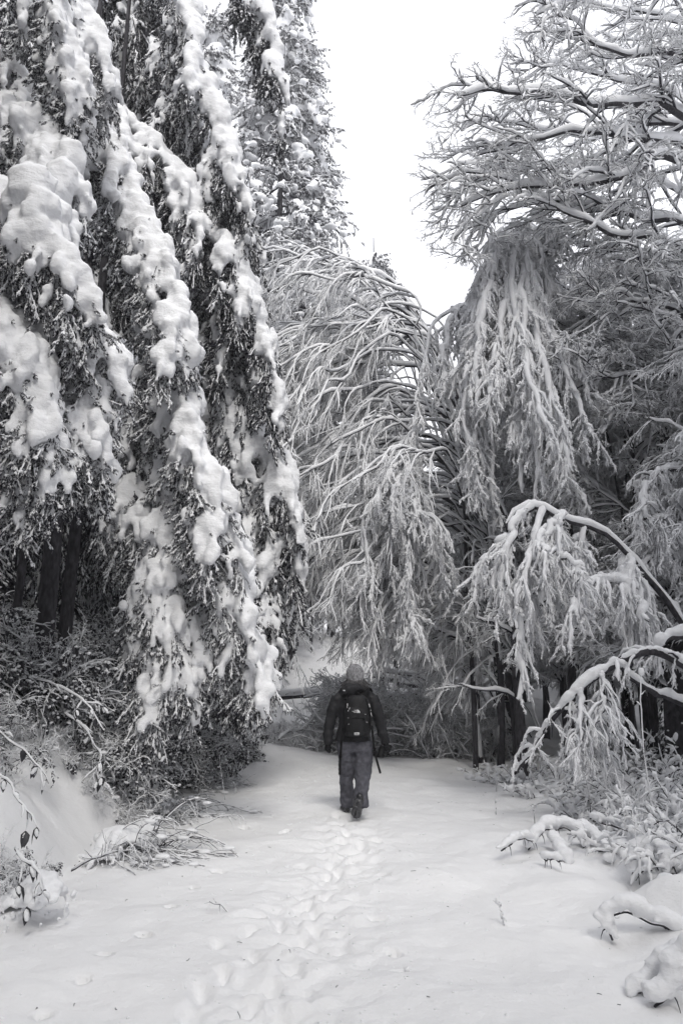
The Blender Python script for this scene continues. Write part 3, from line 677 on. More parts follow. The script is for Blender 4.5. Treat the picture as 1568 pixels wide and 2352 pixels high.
LIMBS = [
 ([(1660, 300, 13), (1568, 265, 12.4), (1524, 240, 12.1), (1434, 230, 11.8), (1359, 240, 11.5), (1309, 235, 11.3), (1234, 220, 11.1), (1174, 220, 11), (1110, 212, 11), (1050, 235, 11)], .075),
 ([(1650, 400, 13), (1568, 340, 12.8), (1524, 330, 12.6), (1474, 320, 12.3), (1384, 300, 12), (1280, 320, 12), (1180, 335, 12), (1100, 350, 12)], .065),
 ([(1650, 430, 13), (1568, 380, 12.6), (1504, 365, 12.3), (1449, 400, 12), (1394, 415, 12), (1334, 425, 11.9), (1284, 425, 11.8), (1209, 430, 11.8), (1134, 440, 11.8), (1060, 470, 11.8)], .07),
 ([(1680, 200, 13), (1568, 135, 12.2), (1484, 130, 12), (1419, 125, 11.8), (1374, 110, 11.6), (1349, 85, 11.5), (1324, 40, 11.4), (1290, 30, 11.4)], .06),
 ([(1690, 50, 13), (1560, -40, 12), (1420, -60, 11.6), (1330, -30, 11.4), (1280, 10, 11.3), (1225, 40, 11.2)], .05),
 ([(1630, 700, 13), (1568, 640, 13), (1524, 605, 13), (1474, 595, 13), (1409, 575, 13), (1330, 560, 13)], .065),
 ([(1640, 560, 13), (1560, 505, 12.7), (1474, 498, 12.6), (1409, 480, 12.4), (1300, 470, 12.4), (1180, 490, 12.4), (1090, 510, 12.4)], .06),
 ([(1660, 330, 13), (1560, 290, 13.6), (1460, 280, 14), (1360, 290, 14.2), (1240, 290, 14.2), (1130, 290, 14.2), (1060, 320, 14.2)], .05),
 ([(1650, 350, 13), (1540, 200, 13.8), (1440, 180, 14.1), (1340, 165, 14.3), (1260, 150, 14.4), (1222, 160, 14.4)], .05),
 ([(1680, 120, 13), (1600, 60, 13.5), (1500, 30, 14), (1400, 20, 14.2), (1300, -20, 14.2)], .045),
 ([(1640, 520, 13), (1540, 430, 13.8), (1420, 380, 14.2), (1300, 380, 14.4), (1170, 390, 14.4), (1060, 380, 14.4)], .05),
 ([(1640, 600, 13), (1540, 560, 12.2), (1450, 540, 12), (1350, 520, 11.8), (1230, 440, 11.8), (1130, 400, 11.8), (1070, 400, 11.8)], .05),
 ([(1630, 760, 13), (1550, 720, 12.6), (1460, 700, 12.4), (1370, 690, 12.4)], .05),
 ([(1620, 900, 13), (1540, 860, 12.8), (1440, 860, 12.6), (1340, 880, 12.6)], .045),
 ([(1690, -50, 13), (1600, -160, 12.6), (1480, -200, 12.4), (1380, -180, 12.4)], .05)]
LP, LR = [], []
for pts, r in LIMBS:
    P = wob(spline(px(*pts), 30), .10, RNG, 5); P, R = limb(TR, P, r, r*.18, .045, .3); LP.append(P); LR.append(R)
LP = np.array(LP); LR = np.array(LR)
P2, R2 = spawn(LP, LR, 18, 1.7, 36, .2, .13, 10, .5, .12, 1, flat=.35, shrink=.45, rmin=.013); TR.twigs(P2, R2, .027, 5, .25, .97, .5)
P3, R3 = spawn(P2, R2, 7, .46, 44, .15, .22, 6, .6, .15, 1, flat=.3, rmin=.010); TR.twigs(P3, R3, .017, 3, .2, .88, .7, ss=4)
TR.sprays_on('twig', P2, 1, .42, .6, 1); TR.sprays_on('twig', P3[::2], 1, .34, .6, 1, .4); TR.sprays_on('twig', LP, 4, .5, .4, 1)
TR.finish()

# --- arched birches, bent to the left over the path
AR = Tree('birch_tree', 'clump of slender birches bent leftwards over the path in a fan of snowy arches', 'birch tree', (*at(1150, 1700, 16.5)[:2], Hs(*at(1150, 1700, 16.5)[:2])))
stems = [[(1185, 1650, 15.5), (1150, 1480, 15.6), (1130, 1300, 15.8), (1085, 1080, 16), (1040, 900, 16), (990, 790, 16), (950, 715, 16)],
         [(1150, 1660, 16.5), (1130, 1480, 16.5), (1090, 1300, 16.4), (1060, 1120, 16.3), (1020, 960, 16.2), (975, 830, 16.2), (940, 760, 16.2)],
         [(1170, 1660, 17.5), (1140, 1400, 17.3), (1100, 1150, 17), (1075, 1000, 17), (1020, 870, 17), (960, 740, 17), (900, 660, 17)],
         [(1200, 1660, 16), (1175, 1500, 16), (1160, 1350, 16), (1120, 1200, 16), (1090, 1120, 16)]]
for st, r in zip(stems, (.075, .06, .055, .07)):
    P = wob(spline(px(*st), 30), .08, RNG); P[0, 2] = Hs(P[0, 0], P[0, 1])-.2
    g = Geo(); add_tubes(g, P[None], taper(30, r, .028)[None], 7); obj('trunk', g.mesh('trunk', M['bark'], AR.base), AR.root)
ARCH = [
 [(977, 756, 16), (948, 708, 16), (900, 657, 16), (836, 625, 16), (772, 603, 15.8), (692, 577, 15.6)],
 [(960, 740, 16.6), (920, 680, 16.4), (870, 640, 16.2), (790, 630, 16), (700, 640, 15.8), (610, 680, 15.6)],
 [(974, 763, 16), (910, 722, 15.7), (852, 718, 15.5), (763, 718, 15.2), (690, 755, 15), (625, 815, 14.8)],
 [(958, 776, 16), (884, 731, 15.8), (836, 731, 15.5), (740, 788, 15.2), (680, 850, 15), (625, 920, 14.8)],
 [(890, 766, 16.4), (820, 690, 16.2), (724, 651, 16), (650, 650, 16), (590, 665, 15.8)],
 [(1000, 800, 16), (939, 790, 15.6), (860, 800, 15.4), (763, 846, 15), (692, 913, 14.8), (630, 985, 14.6)],
 [(1005, 880, 16), (939, 843, 15.6), (820, 827, 15.2), (763, 850, 15), (692, 930, 14.8), (596, 1010, 14.5)],
 [(1022, 950, 16), (942, 913, 15.6), (897, 897, 15.3), (852, 920, 15), (788, 977, 14.8), (720, 1060, 14.6)],
 [(1030, 980, 16), (939, 932, 15.5), (884, 929, 15.2), (836, 952, 15), (772, 990, 14.8), (676, 1070, 14.5)],
 [(1040, 1010, 16), (987, 993, 15.4), (884, 1012, 15), (788, 1050, 14.8), (720, 1120, 14.6), (680, 1200, 14.5)],
 [(1060, 1070, 16), (960, 1045, 15.2), (880, 1100, 14.8), (800, 1170, 14.5), (730, 1250, 14.2)],
 [(1080, 1150, 16), (950, 1110, 15), (850, 1180, 14.5), (784, 1224, 14.2), (700, 1290, 14), (625, 1349, 13.8)],
 [(1100, 1230, 16), (980, 1190, 15), (900, 1200, 14.6), (820, 1260, 14.3), (750, 1340, 14)],
 [(1135, 1380, 16), (1050, 1330, 15.5), (960, 1290, 15), (880, 1310, 14.6), (810, 1370, 14.4)],
 [(1160, 1450, 16), (1100, 1370, 15.6), (1030, 1310, 15.2), (960, 1290, 15)],
 [(1170, 1540, 15.8), (1120, 1440, 15.5), (1060, 1400, 15.2), (980, 1390, 15)],
 [(1170, 1600, 15.8), (1100, 1500, 15.4), (1030, 1440, 15), (940, 1430, 14.8), (880, 1470, 14.6)],
 [(990, 820, 16.8), (900, 770, 16.8), (800, 760, 16.8), (700, 800, 16.6), (620, 900, 16.4)],
 [(1010, 930, 17), (900, 870, 17), (780, 880, 17), (680, 960, 16.8), (610, 1080, 16.6)]]
LP, LR = [], []
n0 = len(ARCH)
for c in range(128):
    if c < n0: ARCH[c] = [(a_+RNG.normal()*9, b_+RNG.normal()*12, y_) for a_, b_, y_ in ARCH[c]]; A = np.vstack([px((1070, max(ARCH[c][0][1]+150, 900), 16.3)), px(*ARCH[c])]) if ARCH[c][0][1] < 1000 else px(*ARCH[c]); r = .040; part = True
    else:
        i = int(RNG.integers(0, n0)); j = min(n0-1, i+int(RNG.integers(0, 2)))
        pi = spline(np.array(ARCH[i], float), 6); pj = spline(np.array(ARCH[j], float), 6); u = RNG.random(); A = pi*(1-u)+pj*u
        A[:, 2] += RNG.normal()*1.0; A[:, 0] += RNG.normal()*22; A[:, 1] += abs(RNG.normal())*24+np.linspace(0, 1, 6)**2*RNG.normal()*45; A = np.vstack([[A[0, 0]+55, A[0, 1]+130, A[0, 2]], A]); A = px(*A); r = RNG.uniform(.008, .02); part = False
    P = wob(spline(A, 26), .10 if part else .26, RNG, 4); P, R = limb(AR, P, r, .006, .034 if part else .021, .4, 6, part); LP.append(P); LR.append(R)
LP = np.array(LP); LR = np.array(LR)
P2, R2 = spawn(LP, LR, 12, 1.6, 20, .85, .09, 9, .55, .36, .97, shrink=.5, rmin=.010); _kp = RNG.random(len(P2)) < (.35+.6*RNG.random(len(P2)//12).repeat(12)); P2, R2 = P2[_kp], R2[_kp]; AR.twigs(P2, R2, .021, 4, .35, .95, ss=5)
P3, R3 = spawn(P2, R2, 4, .55, 34, .7, .15, 5, .6, .2, 1, rmin=.006); AR.twigs(P3, R3, .015, 3, .4, .85, ss=4)
AR.sprays_on('droop', P2, 2, .36, .4, 1, .6); AR.sprays_on('droop', LP, 5, .45, .5, 1, .6)
AR.finish()

# --- weeping, heavily loaded trees
def strands(sp, n, dx, rng):
    out = list(sp)
    for _ in range(n):
        a = np.array(sp[int(rng.integers(len(sp)))], float); m = len(a); u = np.linspace(0, 1, m); f = rng.uniform(.45, 1.0); st = rng.uniform(0, .35)
        q = spline(a, 24)[int(st*23):max(int(st*23)+8, int(24*f))]; k = np.linspace(0, 1, len(q)); q[:, 0] += rng.normal()*dx*k**.7; q[:, 1] += rng.normal()*14; q[:, 2] += rng.normal()*.35*k
        out.append([tuple(q[int(i)]) for i in np.linspace(0, len(q)-1, 5)])
    return out
def weeper(name, label, base, stem_pts, spines, r=.06, snow=.05, k2=26, L2=.75, spray=.6, kind='heavy', k_s=4, droop=1.3, sp_r=.03, stem_snow=.03, voxel=.0, group=None, dx=40):
    tr = Tree(name, label, 'tree', (base[0], base[1], Hs(base[0], base[1])), group)
    for sp in stem_pts:
        P = wob(spline(px(*sp), 24), .07, RNG); P[0, 2] = min(P[0, 2], Hs(P[0, 0], P[0, 1])-.1)
        tr.stem(P, taper(24, r, r*.4), snow=stem_snow, hmin=.05)
    b = Geo(); LP, LR = [], []
    for s in strands(spines, int(len(spines)*2.2), dx, RNG):
        P = wob(spline(px(*s), 26), .08, RNG, 4); P, R = limb(tr, P, sp_r, .006, snow, .6, 6, True); LP.append(P); LR.append(R)
    LP = np.array(LP); LR = np.array(LR)
    P2, R2 = spawn(LP, LR, k2, L2, 38, droop, .12, 7, .45, .05, 1, shrink=.1, lv=.7, rmin=.006); tr.twigs(P2, R2, snow*.62, 4, .75, 1, .55, ss=5)
    P3, R3 = spawn(P2, R2, 3, L2*.4, 42, 1.1, .15, 5, .6, .1, 1, rmin=.004); tr.twigs(P3, R3, snow*.45, 3, .8, 1, .55, ss=4)
    tr.sprays_on(kind, P2, max(1, k_s//2), spray*.5, .2, 1, .9, .3, .45); tr.sprays_on(kind, LP, 7, spray*.7, .1, 1, 1.5, .3, .45); tr.sprays_on('hang', P3[::2], 1, spray*.45, .2, 1, 1); tr.sprays_on('droop', LP, 5, spray*.5, 0, .3, 1.5, .6)
    for Q, k, rad in ((LP, 18, .07), (P2, 3, .036)):
        t = RNG.uniform(.1, 1, (len(Q), k)); pos, T = sample_poly(Q, t); am = rad*RNG.uniform(.2, 1, t.shape)**1.5*1.5*snow/.05*RNG.uniform(.4, 1.2, (len(Q), 1))
        blobs(b, (pos+np.array([0, 0, .02])).reshape(-1, 3), np.stack([am, am, am*1.7], -1).reshape(-1, 3), ICO1, RNG, .1)
    so = obj('snow', b.mesh('snow', M['pillow'], tr.base), tr.root, kind='stuff'); remesh(so, .035, 2, .03, .15)
    tr.finish(); return tr
weeper('weeping_tree', 'tall weeping tree right of the path, hung with the brightest long snow strands', at(1300, 1700, 14.5)[:2],
  [[(1300, 1690, 14.5), (1320, 1400, 14.5), (1290, 1100, 14.3), (1240, 800, 14), (1205, 640, 13.6), (1188, 545, 13.2)]],
  [[(1190, 552, 13.3), (1205, 565, 13.1), (1210, 640, 12.8), (1215, 760, 12.6), (1250, 880, 12.5), (1285, 1000, 12.4), (1305, 1140, 12.4)],
   [(1186, 550, 13.3), (1150, 565, 13.2), (1120, 620, 12.8), (1105, 720, 12.7), (1080, 850, 12.6), (1065, 980, 12.6), (1085, 1120, 12.6)],
   [(1180, 540, 13.2), (1165, 680, 12.7), (1165, 850, 12.5), (1190, 1000, 12.4), (1210, 1140, 12.4)],
   [(1190, 552, 13.3), (1200, 600, 13.1), (1200, 710, 12.5), (1215, 820, 12.3), (1225, 950, 12.2), (1240, 1080, 12.2)],
   [(1180, 556, 13.3), (1140, 590, 13.3), (1118, 720, 13.1), (1120, 850, 13), (1135, 1000, 13), (1140, 1150, 13)],
   [(1188, 550, 13.3), (1235, 570, 13.2), (1255, 640, 13.1), (1268, 740, 13)], [(1188, 548, 13.3), (1160, 535, 13.1), (1135, 560, 13), (1128, 640, 12.9)], [(1188, 548, 13.3), (1212, 530, 13.4), (1238, 555, 13.4), (1250, 620, 13.4)],
   [(1180, 560, 13.4), (1130, 590, 13.5), (1085, 700, 13.6), (1070, 800, 13.5), (1060, 900, 13.5)]], r=.08, snow=.045, k2=24, L2=.5, dx=55, k_s=6)
weeper('weeping_tree', 'weeping birch above the walker, its snow curtain hanging lowest over the path', at(1090, 1700, 14.8)[:2],
  [[(1090, 1700, 14.8), (1080, 1400, 14.8), (1060, 1150, 14.6), (1000, 1050, 14.2), (960, 1030, 13.8)]],
  [[(1240, 740, 14.4), (1140, 690, 14.2), (1060, 705, 13.9), (1005, 735, 13.7), (978, 800, 13.5), (965, 880, 13.4), (952, 960, 13.3), (945, 1050, 13.3)],
   [(965, 1030, 13.8), (900, 1080, 13.3), (860, 1150, 13.1), (840, 1230, 13), (855, 1320, 13)],
   [(965, 1030, 13.8), (930, 1100, 13.2), (925, 1200, 13), (938, 1280, 13), (940, 1350, 13)],
   [(965, 1030, 13.8), (960, 1120, 13.4), (990, 1210, 13.3), (1003, 1270, 13.3), (1020, 1340, 13.3)],
   [(940, 1050, 13.8), (890, 1140, 13.5), (880, 1220, 13.4), (890, 1290, 13.4)],
   [(945, 1330, 13.6), (948, 1400, 13.6), (952, 1470, 13.6)]], r=.05, snow=.038, k2=19, L2=.45, dx=50)
weeper('weeping_tree', 'leaning tree at right whose crooked limb arches left and drops pale snowy strands', at(1640, 1720, 10.5)[:2],
  [[(1640, 1760, 10.5), (1600, 1520, 10.5), (1545, 1400, 10.4), (1480, 1320, 10.3), (1440, 1268, 10.2), (1380, 1215, 10.1), (1300, 1195, 10), (1240, 1162, 10), (1190, 1165, 10), (1165, 1210, 10)],
   [(1640, 1700, 10.9), (1580, 1450, 10.9), (1510, 1370, 10.8), (1450, 1340, 10.7), (1390, 1330, 10.7)]],
  [[(1230, 1162, 10), (1185, 1200, 9.9), (1160, 1290, 9.8), (1148, 1390, 9.8)],
   [(1245, 1165, 10), (1225, 1260, 9.8), (1205, 1380, 9.7), (1195, 1500, 9.7), (1180, 1600, 9.7)],
   [(1275, 1185, 10), (1275, 1290, 9.8), (1255, 1400, 9.8)],
   [(1300, 1195, 10), (1235, 1280, 10), (1225, 1400, 10), (1215, 1480, 10)],
   [(1345, 1205, 10.1), (1325, 1270, 10), (1300, 1330, 10), (1290, 1370, 10)],
   [(1440, 1268, 10.2), (1425, 1350, 10.2), (1430, 1440, 10.2), (1450, 1500, 10.2)]], r=.056, snow=.032, k2=13, L2=.36, spray=.42, stem_snow=.03, dx=50)
weeper('weeping_tree', 'smaller weeping tree with snow tufts close to the right edge', at(1600, 1700, 12)[:2],
  [[(1600, 1700, 12), (1600, 1300, 12), (1560, 1150, 11.8), (1500, 1110, 11.6), (1470, 1130, 11.5)]],
  [[(1480, 1110, 11.5), (1480, 1180, 11.4), (1520, 1240, 11.4), (1540, 1300, 11.4)],
   [(1560, 1080, 11.6), (1510, 1085, 11.5), (1490, 1110, 11.5), (1495, 1150, 11.5)],
   [(1540, 1180, 11.6), (1500, 1270, 11.5), (1440, 1340, 11.4), (1400, 1420, 11.4)]], r=.05, snow=.03, k2=11, L2=.3, spray=.4, dx=30)
weeper('weeping_tree', 'loosely drooping tree between the tall weeping tree and the right edge', at(1450, 1700, 16)[:2],
  [[(1450, 1700, 16), (1440, 1350, 16), (1400, 1000, 16), (1370, 820, 15.6), (1330, 760, 15.2)]],
  [[(1330, 760, 15.2), (1400, 860, 15), (1440, 950, 15), (1480, 1060, 15)],
   [(1320, 770, 15.2), (1320, 880, 15), (1330, 1000, 15), (1340, 1100, 15)],
   [(1400, 550, 14.6), (1410, 620, 14.5), (1420, 690, 14.5)],
   [(1380, 830, 15.6), (1390, 950, 15.4), (1400, 1080, 15.4), (1410, 1180, 15.4)],
   [(1450, 900, 15.6), (1520, 960, 15.4), (1560, 1080, 15.4)]], r=.06, snow=.026, k2=16, L2=.6, spray=.5, kind='hang', dx=60)

# --- upright leafless thicket trees that fill the wood (copies of a few kinds)
def thicket(kind_label, cat, height, spread, n1=9, seed=0, k2=14, snow=.03, multi=4, spray='frost'):
    rng = np.random.default_rng(seed); tr = Tree('thicket_tree', kind_label, cat, (0, 0, 0), 'leafless trees of the background wood')
    g = Geo(); st, sr = [], []
    for i in range(multi):
        a = rng.uniform(0, 6.28); lean = rng.uniform(.05, .3)*spread
        P = np.array([[.12*math.cos(a), .12*math.sin(a), -.3], [.3*lean*math.cos(a), .3*lean*math.sin(a), height*.35], [.7*lean*math.cos(a), .7*lean*math.sin(a), height*.7], [lean*math.cos(a), lean*math.sin(a), height*rng.uniform(.85, 1.05)]])
        P = wob(spline(P, 20), .12, rng); R = taper(20, rng.uniform(.035, .075), .012); st.append(P); sr.append(R); add_tubes(g, P[None], R[None], 6)
    obj('trunk', g.mesh('trunk', M['bark']), tr.root)
    st = np.array(st); sr = np.array(sr)
    P1, R1 = spawn(st, sr, n1, spread, 45, .15, .12, 8, .5, .18, 1, shrink=.5, up=.1, rng=rng, rmin=.01); tr.twigs(P1, R1, snow*1.2, 4, .35)
    P2, R2 = spawn(P1, R1, k2, spread*.38, 45, .3, .15, 6, .5, .1, 1, rng=rng, rmin=.007); tr.twigs(P2, R2, snow, 3, .35, ss=4)
    tr.sprays_on(spray, P2, 2, .6, .2, 1, .6); tr.sprays_on(spray, P1, 3, .6, .2, 1, .6)
    tr.finish(); return tr.root
kinds = [thicket('snow coated leafless tree standing in the background wood', 'tree', 7.5, 2.3, 9, 1), thicket('snow coated leafless tree standing in the background wood', 'tree', 9, 2.6, 9, 2, multi=3),
         thicket('snow coated leafless tree standing in the background wood', 'tree', 6, 2.2, 9, 3, multi=5, spray='droop')]
spots = []
rg = np.random.default_rng(77)
# right hand wood
for i, (x, y) in enumerate([(4.9, 17), (5.8, 15.2), (7.4, 14.6), (9.2, 15.8), (5.2, 19.4), (6.4, 18.2), (7.0, 18.6), (9.0, 19), (11.5, 18), (3.6, 23), (5.4, 21.5), (7.2, 22), (10, 22.5), (13, 22),
     (3.2, 25), (5.8, 25.5), (8.5, 26), (11.8, 26.5), (15, 27), (8.6, 12.4), (10.5, 13.2), (4.5, 29.5), (7.5, 30), (11, 31), (15, 32), (19, 30),
     (-1.6, 33), (.6, 35), (2.8, 34.5), (-3.4, 35.5), (-5.5, 33), (1.5, 39), (-1.2, 40), (4.4, 39), (-4, 41), (7.2, 38), (11, 39), (15, 41), (20, 40), (-7.5, 39), (3, 45), (-2, 46), (8, 46), (-7, 47), (14, 48), (-12, 44), (-3.2, 37.5), (-.4, 38), (-1.9, 42), (1, 43), (-3.4, 44), (-.6, 48), (-5, 37),
     (-2.9, 24.5), (-4.6, 26), (-6.4, 25), (-8.6, 24), (-11, 26), (-5.6, 30), (-9, 30), (-13, 31), (5.1, 13.6), (6.6, 12.2), (7.9, 10.6), (6.3, 16.6), (-7.2, 20.6), (-10.5, 21.5), (-13, 20), (-11.5, 15.5), (-8.3, 17)]):
    spots.append((x, y))
for i, (x, y) in enumerate(spots):
    src = kinds[i % 3]; o = src if i < 3 else copy_tree(src)
    s = rg.uniform(.85, 1.15)*(1.0 if y < 32 else .85); o.location = (x, y, Hs(x, y)); o.rotation_euler = (0, 0, rg.uniform(0, 6.28)); o.scale = (s, s, s)

# --- dark poles and stems in the wood just right of the path
for (pxx, pyb, pyt, Y, r, lab) in [(1195, 1690, 1240, 13.8, .10, 'thickest dark trunk just behind the right edge of the path'), (1146, 1665, 1180, 14.6, .075, 'second dark trunk left of the thickest one beside the path'),
        (1098, 1640, 1300, 16, .05, 'dark mid pole behind the brush, left of the paired trunks'), (1062, 1620, 1350, 17, .028, 'thin dark pole, right one of a close pair behind the brush'), (1052, 1620, 1370, 17.4, .025, 'thin dark pole, left one of a close pair behind the brush'),
        (1170, 1500, 1050, 17, .05, 'dark stem rising behind the weeping strands right of the path')]:
    p = at(pxx, pyb, Y); q = at(pxx-30, pyt, Y)
    tr = Tree('young_tree', lab, 'tree', (p[0], p[1], Hs(p[0], p[1])))
    P = wob(spline(np.array([[p[0], p[1], Hs(p[0], p[1])-.2], (p+q)/2+np.array([.06, 0, 0]), q, q+np.array([-.3, 0, 1.2])]), 20), .07, RNG); R = taper(20, r, r*.35)
    tr.stem(P, R, snow=.022, hmin=.35)
    P2, R2 = spawn(P, R, 14, 1.0, 55, .1, .14, 6, .35, .25, 1, up=.15, rmin=.007); tr.twigs(P2, R2, .02, 4)
    tr.sprays_on('twig', P2, 2, .5); tr.finish()
# far double trunk behind the walker and thin trunks along the far clearing
for (pts, r, lab) in [([(885, 1540, 25), (870, 1480, 25), (855, 1380, 25), (850, 1300, 25)], .075, 'left stem of the leaning pair rising from the log pile'), ([(912, 1545, 25), (905, 1490, 25), (885, 1400, 25), (880, 1300, 25)], .075, 'right stem of the leaning pair rising from the log pile')]:
    Q = px(*pts); Q[0, 2] = Hs(Q[0, 0], Q[0, 1])-.2
    tr = Tree('young_tree', lab, 'tree', (Q[0, 0], Q[0, 1], Hs(Q[0, 0], Q[0, 1])))
    P = spline(Q, 16); R = taper(16, r, r*.6); tr.stem(P, R, snow=.01); P2, R2 = spawn(P, R, 8, 1.2, 50, .2, .1, 6, .3, .4, 1); tr.twigs(P2, R2, .02); tr.sprays_on('droop', P2, 2, .7); tr.finish()
src = None
for i, (pxx, Y, hh, r) in enumerate([(735, 33, 3.2, .09), (762, 35, 3.2, .07), (790, 33.5, 3, .06), (828, 36, 3.2, .05), (752, 38, 3.2, .06), (715, 31, 3, .07), (672, 29, 3, .08), (655, 30, 3, .06), (805, 38, 3, .04), (845, 37, 3, .04), (610, 24, 3.2, .07), (592, 25, 3.2, .06), (602, 27, 3, .08), (1000, 30, 3, .06), (1035, 29, 3, .05), (975, 33, 3, .05), (950, 35, 3, .04)]):
    x = (pxx-784)/FPX*Y*1.0; z = Hs(x, Y)
    if src is None:
        tr = Tree('slender_trunk', 'slender dark trunk at the upper rim of the far snowy clearing', 'tree', (x, Y, z), 'slender trunks beyond the clearing')
        P = wob(np.stack([np.linspace(x, x+.15, 14), np.full(14, Y), np.linspace(z-.3, z+5, 14)], 1), .12, RNG); tr.stem(P, taper(14, .07, .03), snow=.01)
        P2, R2 = spawn(P, taper(14, .07, .03), 16, 1.4, 60, .1, .12, 6, .3, .15, 1); tr.twigs(P2, R2, .02); tr.sprays_on('droop', P2, 2, .7); src = tr.finish(); o = src
    else:
        o = copy_tree(src); o.location = (x, Y, z); o.rotation_euler = (0, 0, i*1.7)
    o.scale = (r/.07, r/.07, 1.0)

# --- nearer arching branch with very thick snow, right foreground
FT = Tree('fallen_branch', 'thickly snow laden branch arching down to the right bank beside the path', 'branch', (*at(1210, 1740, 9.5)[:2], Hs(*at(1210, 1740, 9.5)[:2])))
for pts, r0, r1, sn in [([(1700, 1600, 9), (1568, 1528, 9), (1520, 1503, 9), (1480, 1502, 8.9), (1430, 1518, 8.9), (1380, 1545, 8.8), (1330, 1585, 8.8), (1290, 1625, 8.9), (1250, 1680, 9.1), (1215, 1735, 9.4), (1185, 1775, 9.6)], .055, .016, .062),
                        ([(1425, 1530, 8.9), (1450, 1560, 9), (1490, 1580, 9), (1530, 1605, 9.1), (1568, 1618, 9.1), (1660, 1640, 9.2)], .03, .04, .055),
                        ([(1290, 1625, 8.9), (1340, 1650, 8.8), (1380, 1690, 8.8), (1400, 1730, 8.8)], .014, .008, .035),
                        ([(1380, 1550, 8.8), (1390, 1600, 8.7), (1370, 1660, 8.7)], .012, .006, .03),
                        ([(1640, 1480, 9.5), (1568, 1470, 9.4), (1520, 1470, 9.3), (1500, 1490, 9.3)], .05, .03, .07),
                        ([(1330, 1590, 8.8), (1335, 1640, 8.7), (1320, 1700, 8.7)], .012, .006, .035)]:
    P = wob(spline(px(*pts), 30), .05, RNG, 5); R = taper(30, r0, r1); g = Geo(); add_tubes(g, P[None], R[None], 8); o = obj('branch', g.mesh('branch', M['bark'], FT.base), FT.root)
    b = Geo(); k = 70; t = np.linspace(0, .99, k)[None]; pos, T = sample_poly(P[None], t); am = sn*RNG.uniform(.75, 1.25, k)*(1+.7*vnoise(np.arange(k)*.2, np.full(k, sn*70), 1, 8))*np.linspace(.95, .6, k)*np.where(RNG.random(k) < .12, .5, 1)
    blobs(b, pos[0]+np.array([0, 0, 1])*(am*.8)[:, None], np.stack([am*1.15, am*1.15, am*.95], 1), ICO2, RNG, .03)
    so = obj('snow', b.mesh('snow', M['pillow'], FT.base), o); remesh(so, .022, 4, .015, .12)
    if r1 < .03:
        P2, R2 = spawn(P, R, 26, .42, 60, .9, .2, 7, .5, .05, 1, rmin=.006); FT.twigs(P2, R2, .013, 4, .5, .9, .7, ss=5); FT.sprays_on('hang', P2, 1, .26, .3, 1)
FT.finish()
# ------------------------------------------------------------------ fallen crowns across the path
def heap(name, label, base, limbs, nspr, region, hfun, kind='thin', spr=.5, ntw=140, snow=.014, group=None):
    tr = Tree(name, label, 'fallen tree', (base[0], base[1], Hs(*base)), group)
    for pts, r in limbs:
        P = wob(spline(px(*pts), 20), .08, RNG); tr.stem(P, taper(20, r, r*.4), 'branch', 6, snow=.022)
        P2, R2 = spawn(P, taper(20, r, r*.4), 14, .7, 50, .35, .18, 6, .4, .1, 1, rmin=.004); tr.twigs(P2, R2, .012, 3, ss=4); tr.sprays_on('thin', P2, 1, spr)
    x0, x1, y0, y1 = region; x = RNG.uniform(x0, x1, nspr); y = RNG.uniform(y0, y1, nspr); hh = hfun(x); z = H(x, y, False)+RNG.uniform(0, 1, nspr)**.8*hh
    az = RNG.uniform(0, 6.28, nspr); T = np.stack([np.cos(az), np.sin(az), az*0], 1)
    rest = (np.stack([x, y, z], 1), az, spr*RNG.uniform(.6, 1.2, nspr), RNG.normal(size=nspr)*.9+.5, RNG.normal(size=nspr)*.5)
    hf = nspr*3//10; tr.sp.setdefault(kind, []).append(tuple(a[:hf] for a in rest)); tr.sp.setdefault('frost', []).append(tuple(a[hf:] for a in rest))
    x = RNG.uniform(x0, x1, ntw); y = RNG.uniform(y0, y1, ntw); z = H(x, y, False)
    P = np.zeros((ntw, 7, 3)); P[:, 0] = np.stack([x, y, z-.05], 1); d = np.stack([RNG.normal(size=ntw)*.5, RNG.normal(size=ntw)*.4, np.ones(ntw)], 1); L = hfun(x)*RNG.uniform(.7, 1.15, ntw)
    for i in range(1, 7):
        d = d+RNG.normal(size=d.shape)*.16; d[:, 2] -= .12; d /= np.linalg.norm(d, axis=1, keepdims=True); P[:, i] = P[:, i-1]+d*(L/6)[:, None]
    tr.twigs(P, np.full((ntw, 7), .006)*np.linspace(1, .5, 7), .018, 3, .5, .9, ss=4)
    tr.finish(); return tr
heap('fallen_tree', 'brushy fallen crown blocking the path straight ahead of the walker', (.4, 18), [([(1020, 1640, 18), (900, 1600, 18), (780, 1590, 18), (700, 1600, 18)], .03), ([(745, 1600, 18), (770, 1620, 17.8), (815, 1660, 17.6), (830, 1720, 17.4)], .025), ([(870, 1540, 18.4), (960, 1560, 18.2), (1060, 1590, 18), (1110, 1640, 17.6)], .03)],
     1300, (-.25, 1.9, 17.2, 19.2), lambda x: 1.15+.35*np.cos(x*1.4), ntw=300, spr=.5, snow=.02)
heap('fallen_tree', 'brushy heap of snow dusted twigs at the right end of the blocked path', (2.4, 17.6), [([(1130, 1690, 16.8), (1080, 1640, 17), (1010, 1600, 17.3), (950, 1590, 17.5)], .03), ([(1120, 1710, 16.4), (1060, 1670, 16.8), (980, 1650, 17)], .02)],
     800, (1.7, 3.3, 16.4, 18.8), lambda x: 1.2-.25*(x-1.7), ntw=160, spr=.5)
heap('fallen_tree', 'sparse fallen twigs poking from the snow at the left end of the blocked path', (-1.6, 17.6), [([(640, 1700, 17), (690, 1665, 17.5), (745, 1640, 17.8)], .012)],
     150, (-1.7, -.35, 17.0, 18.6), lambda x: .15+.35*(x+1.7), ntw=90, spr=.36)
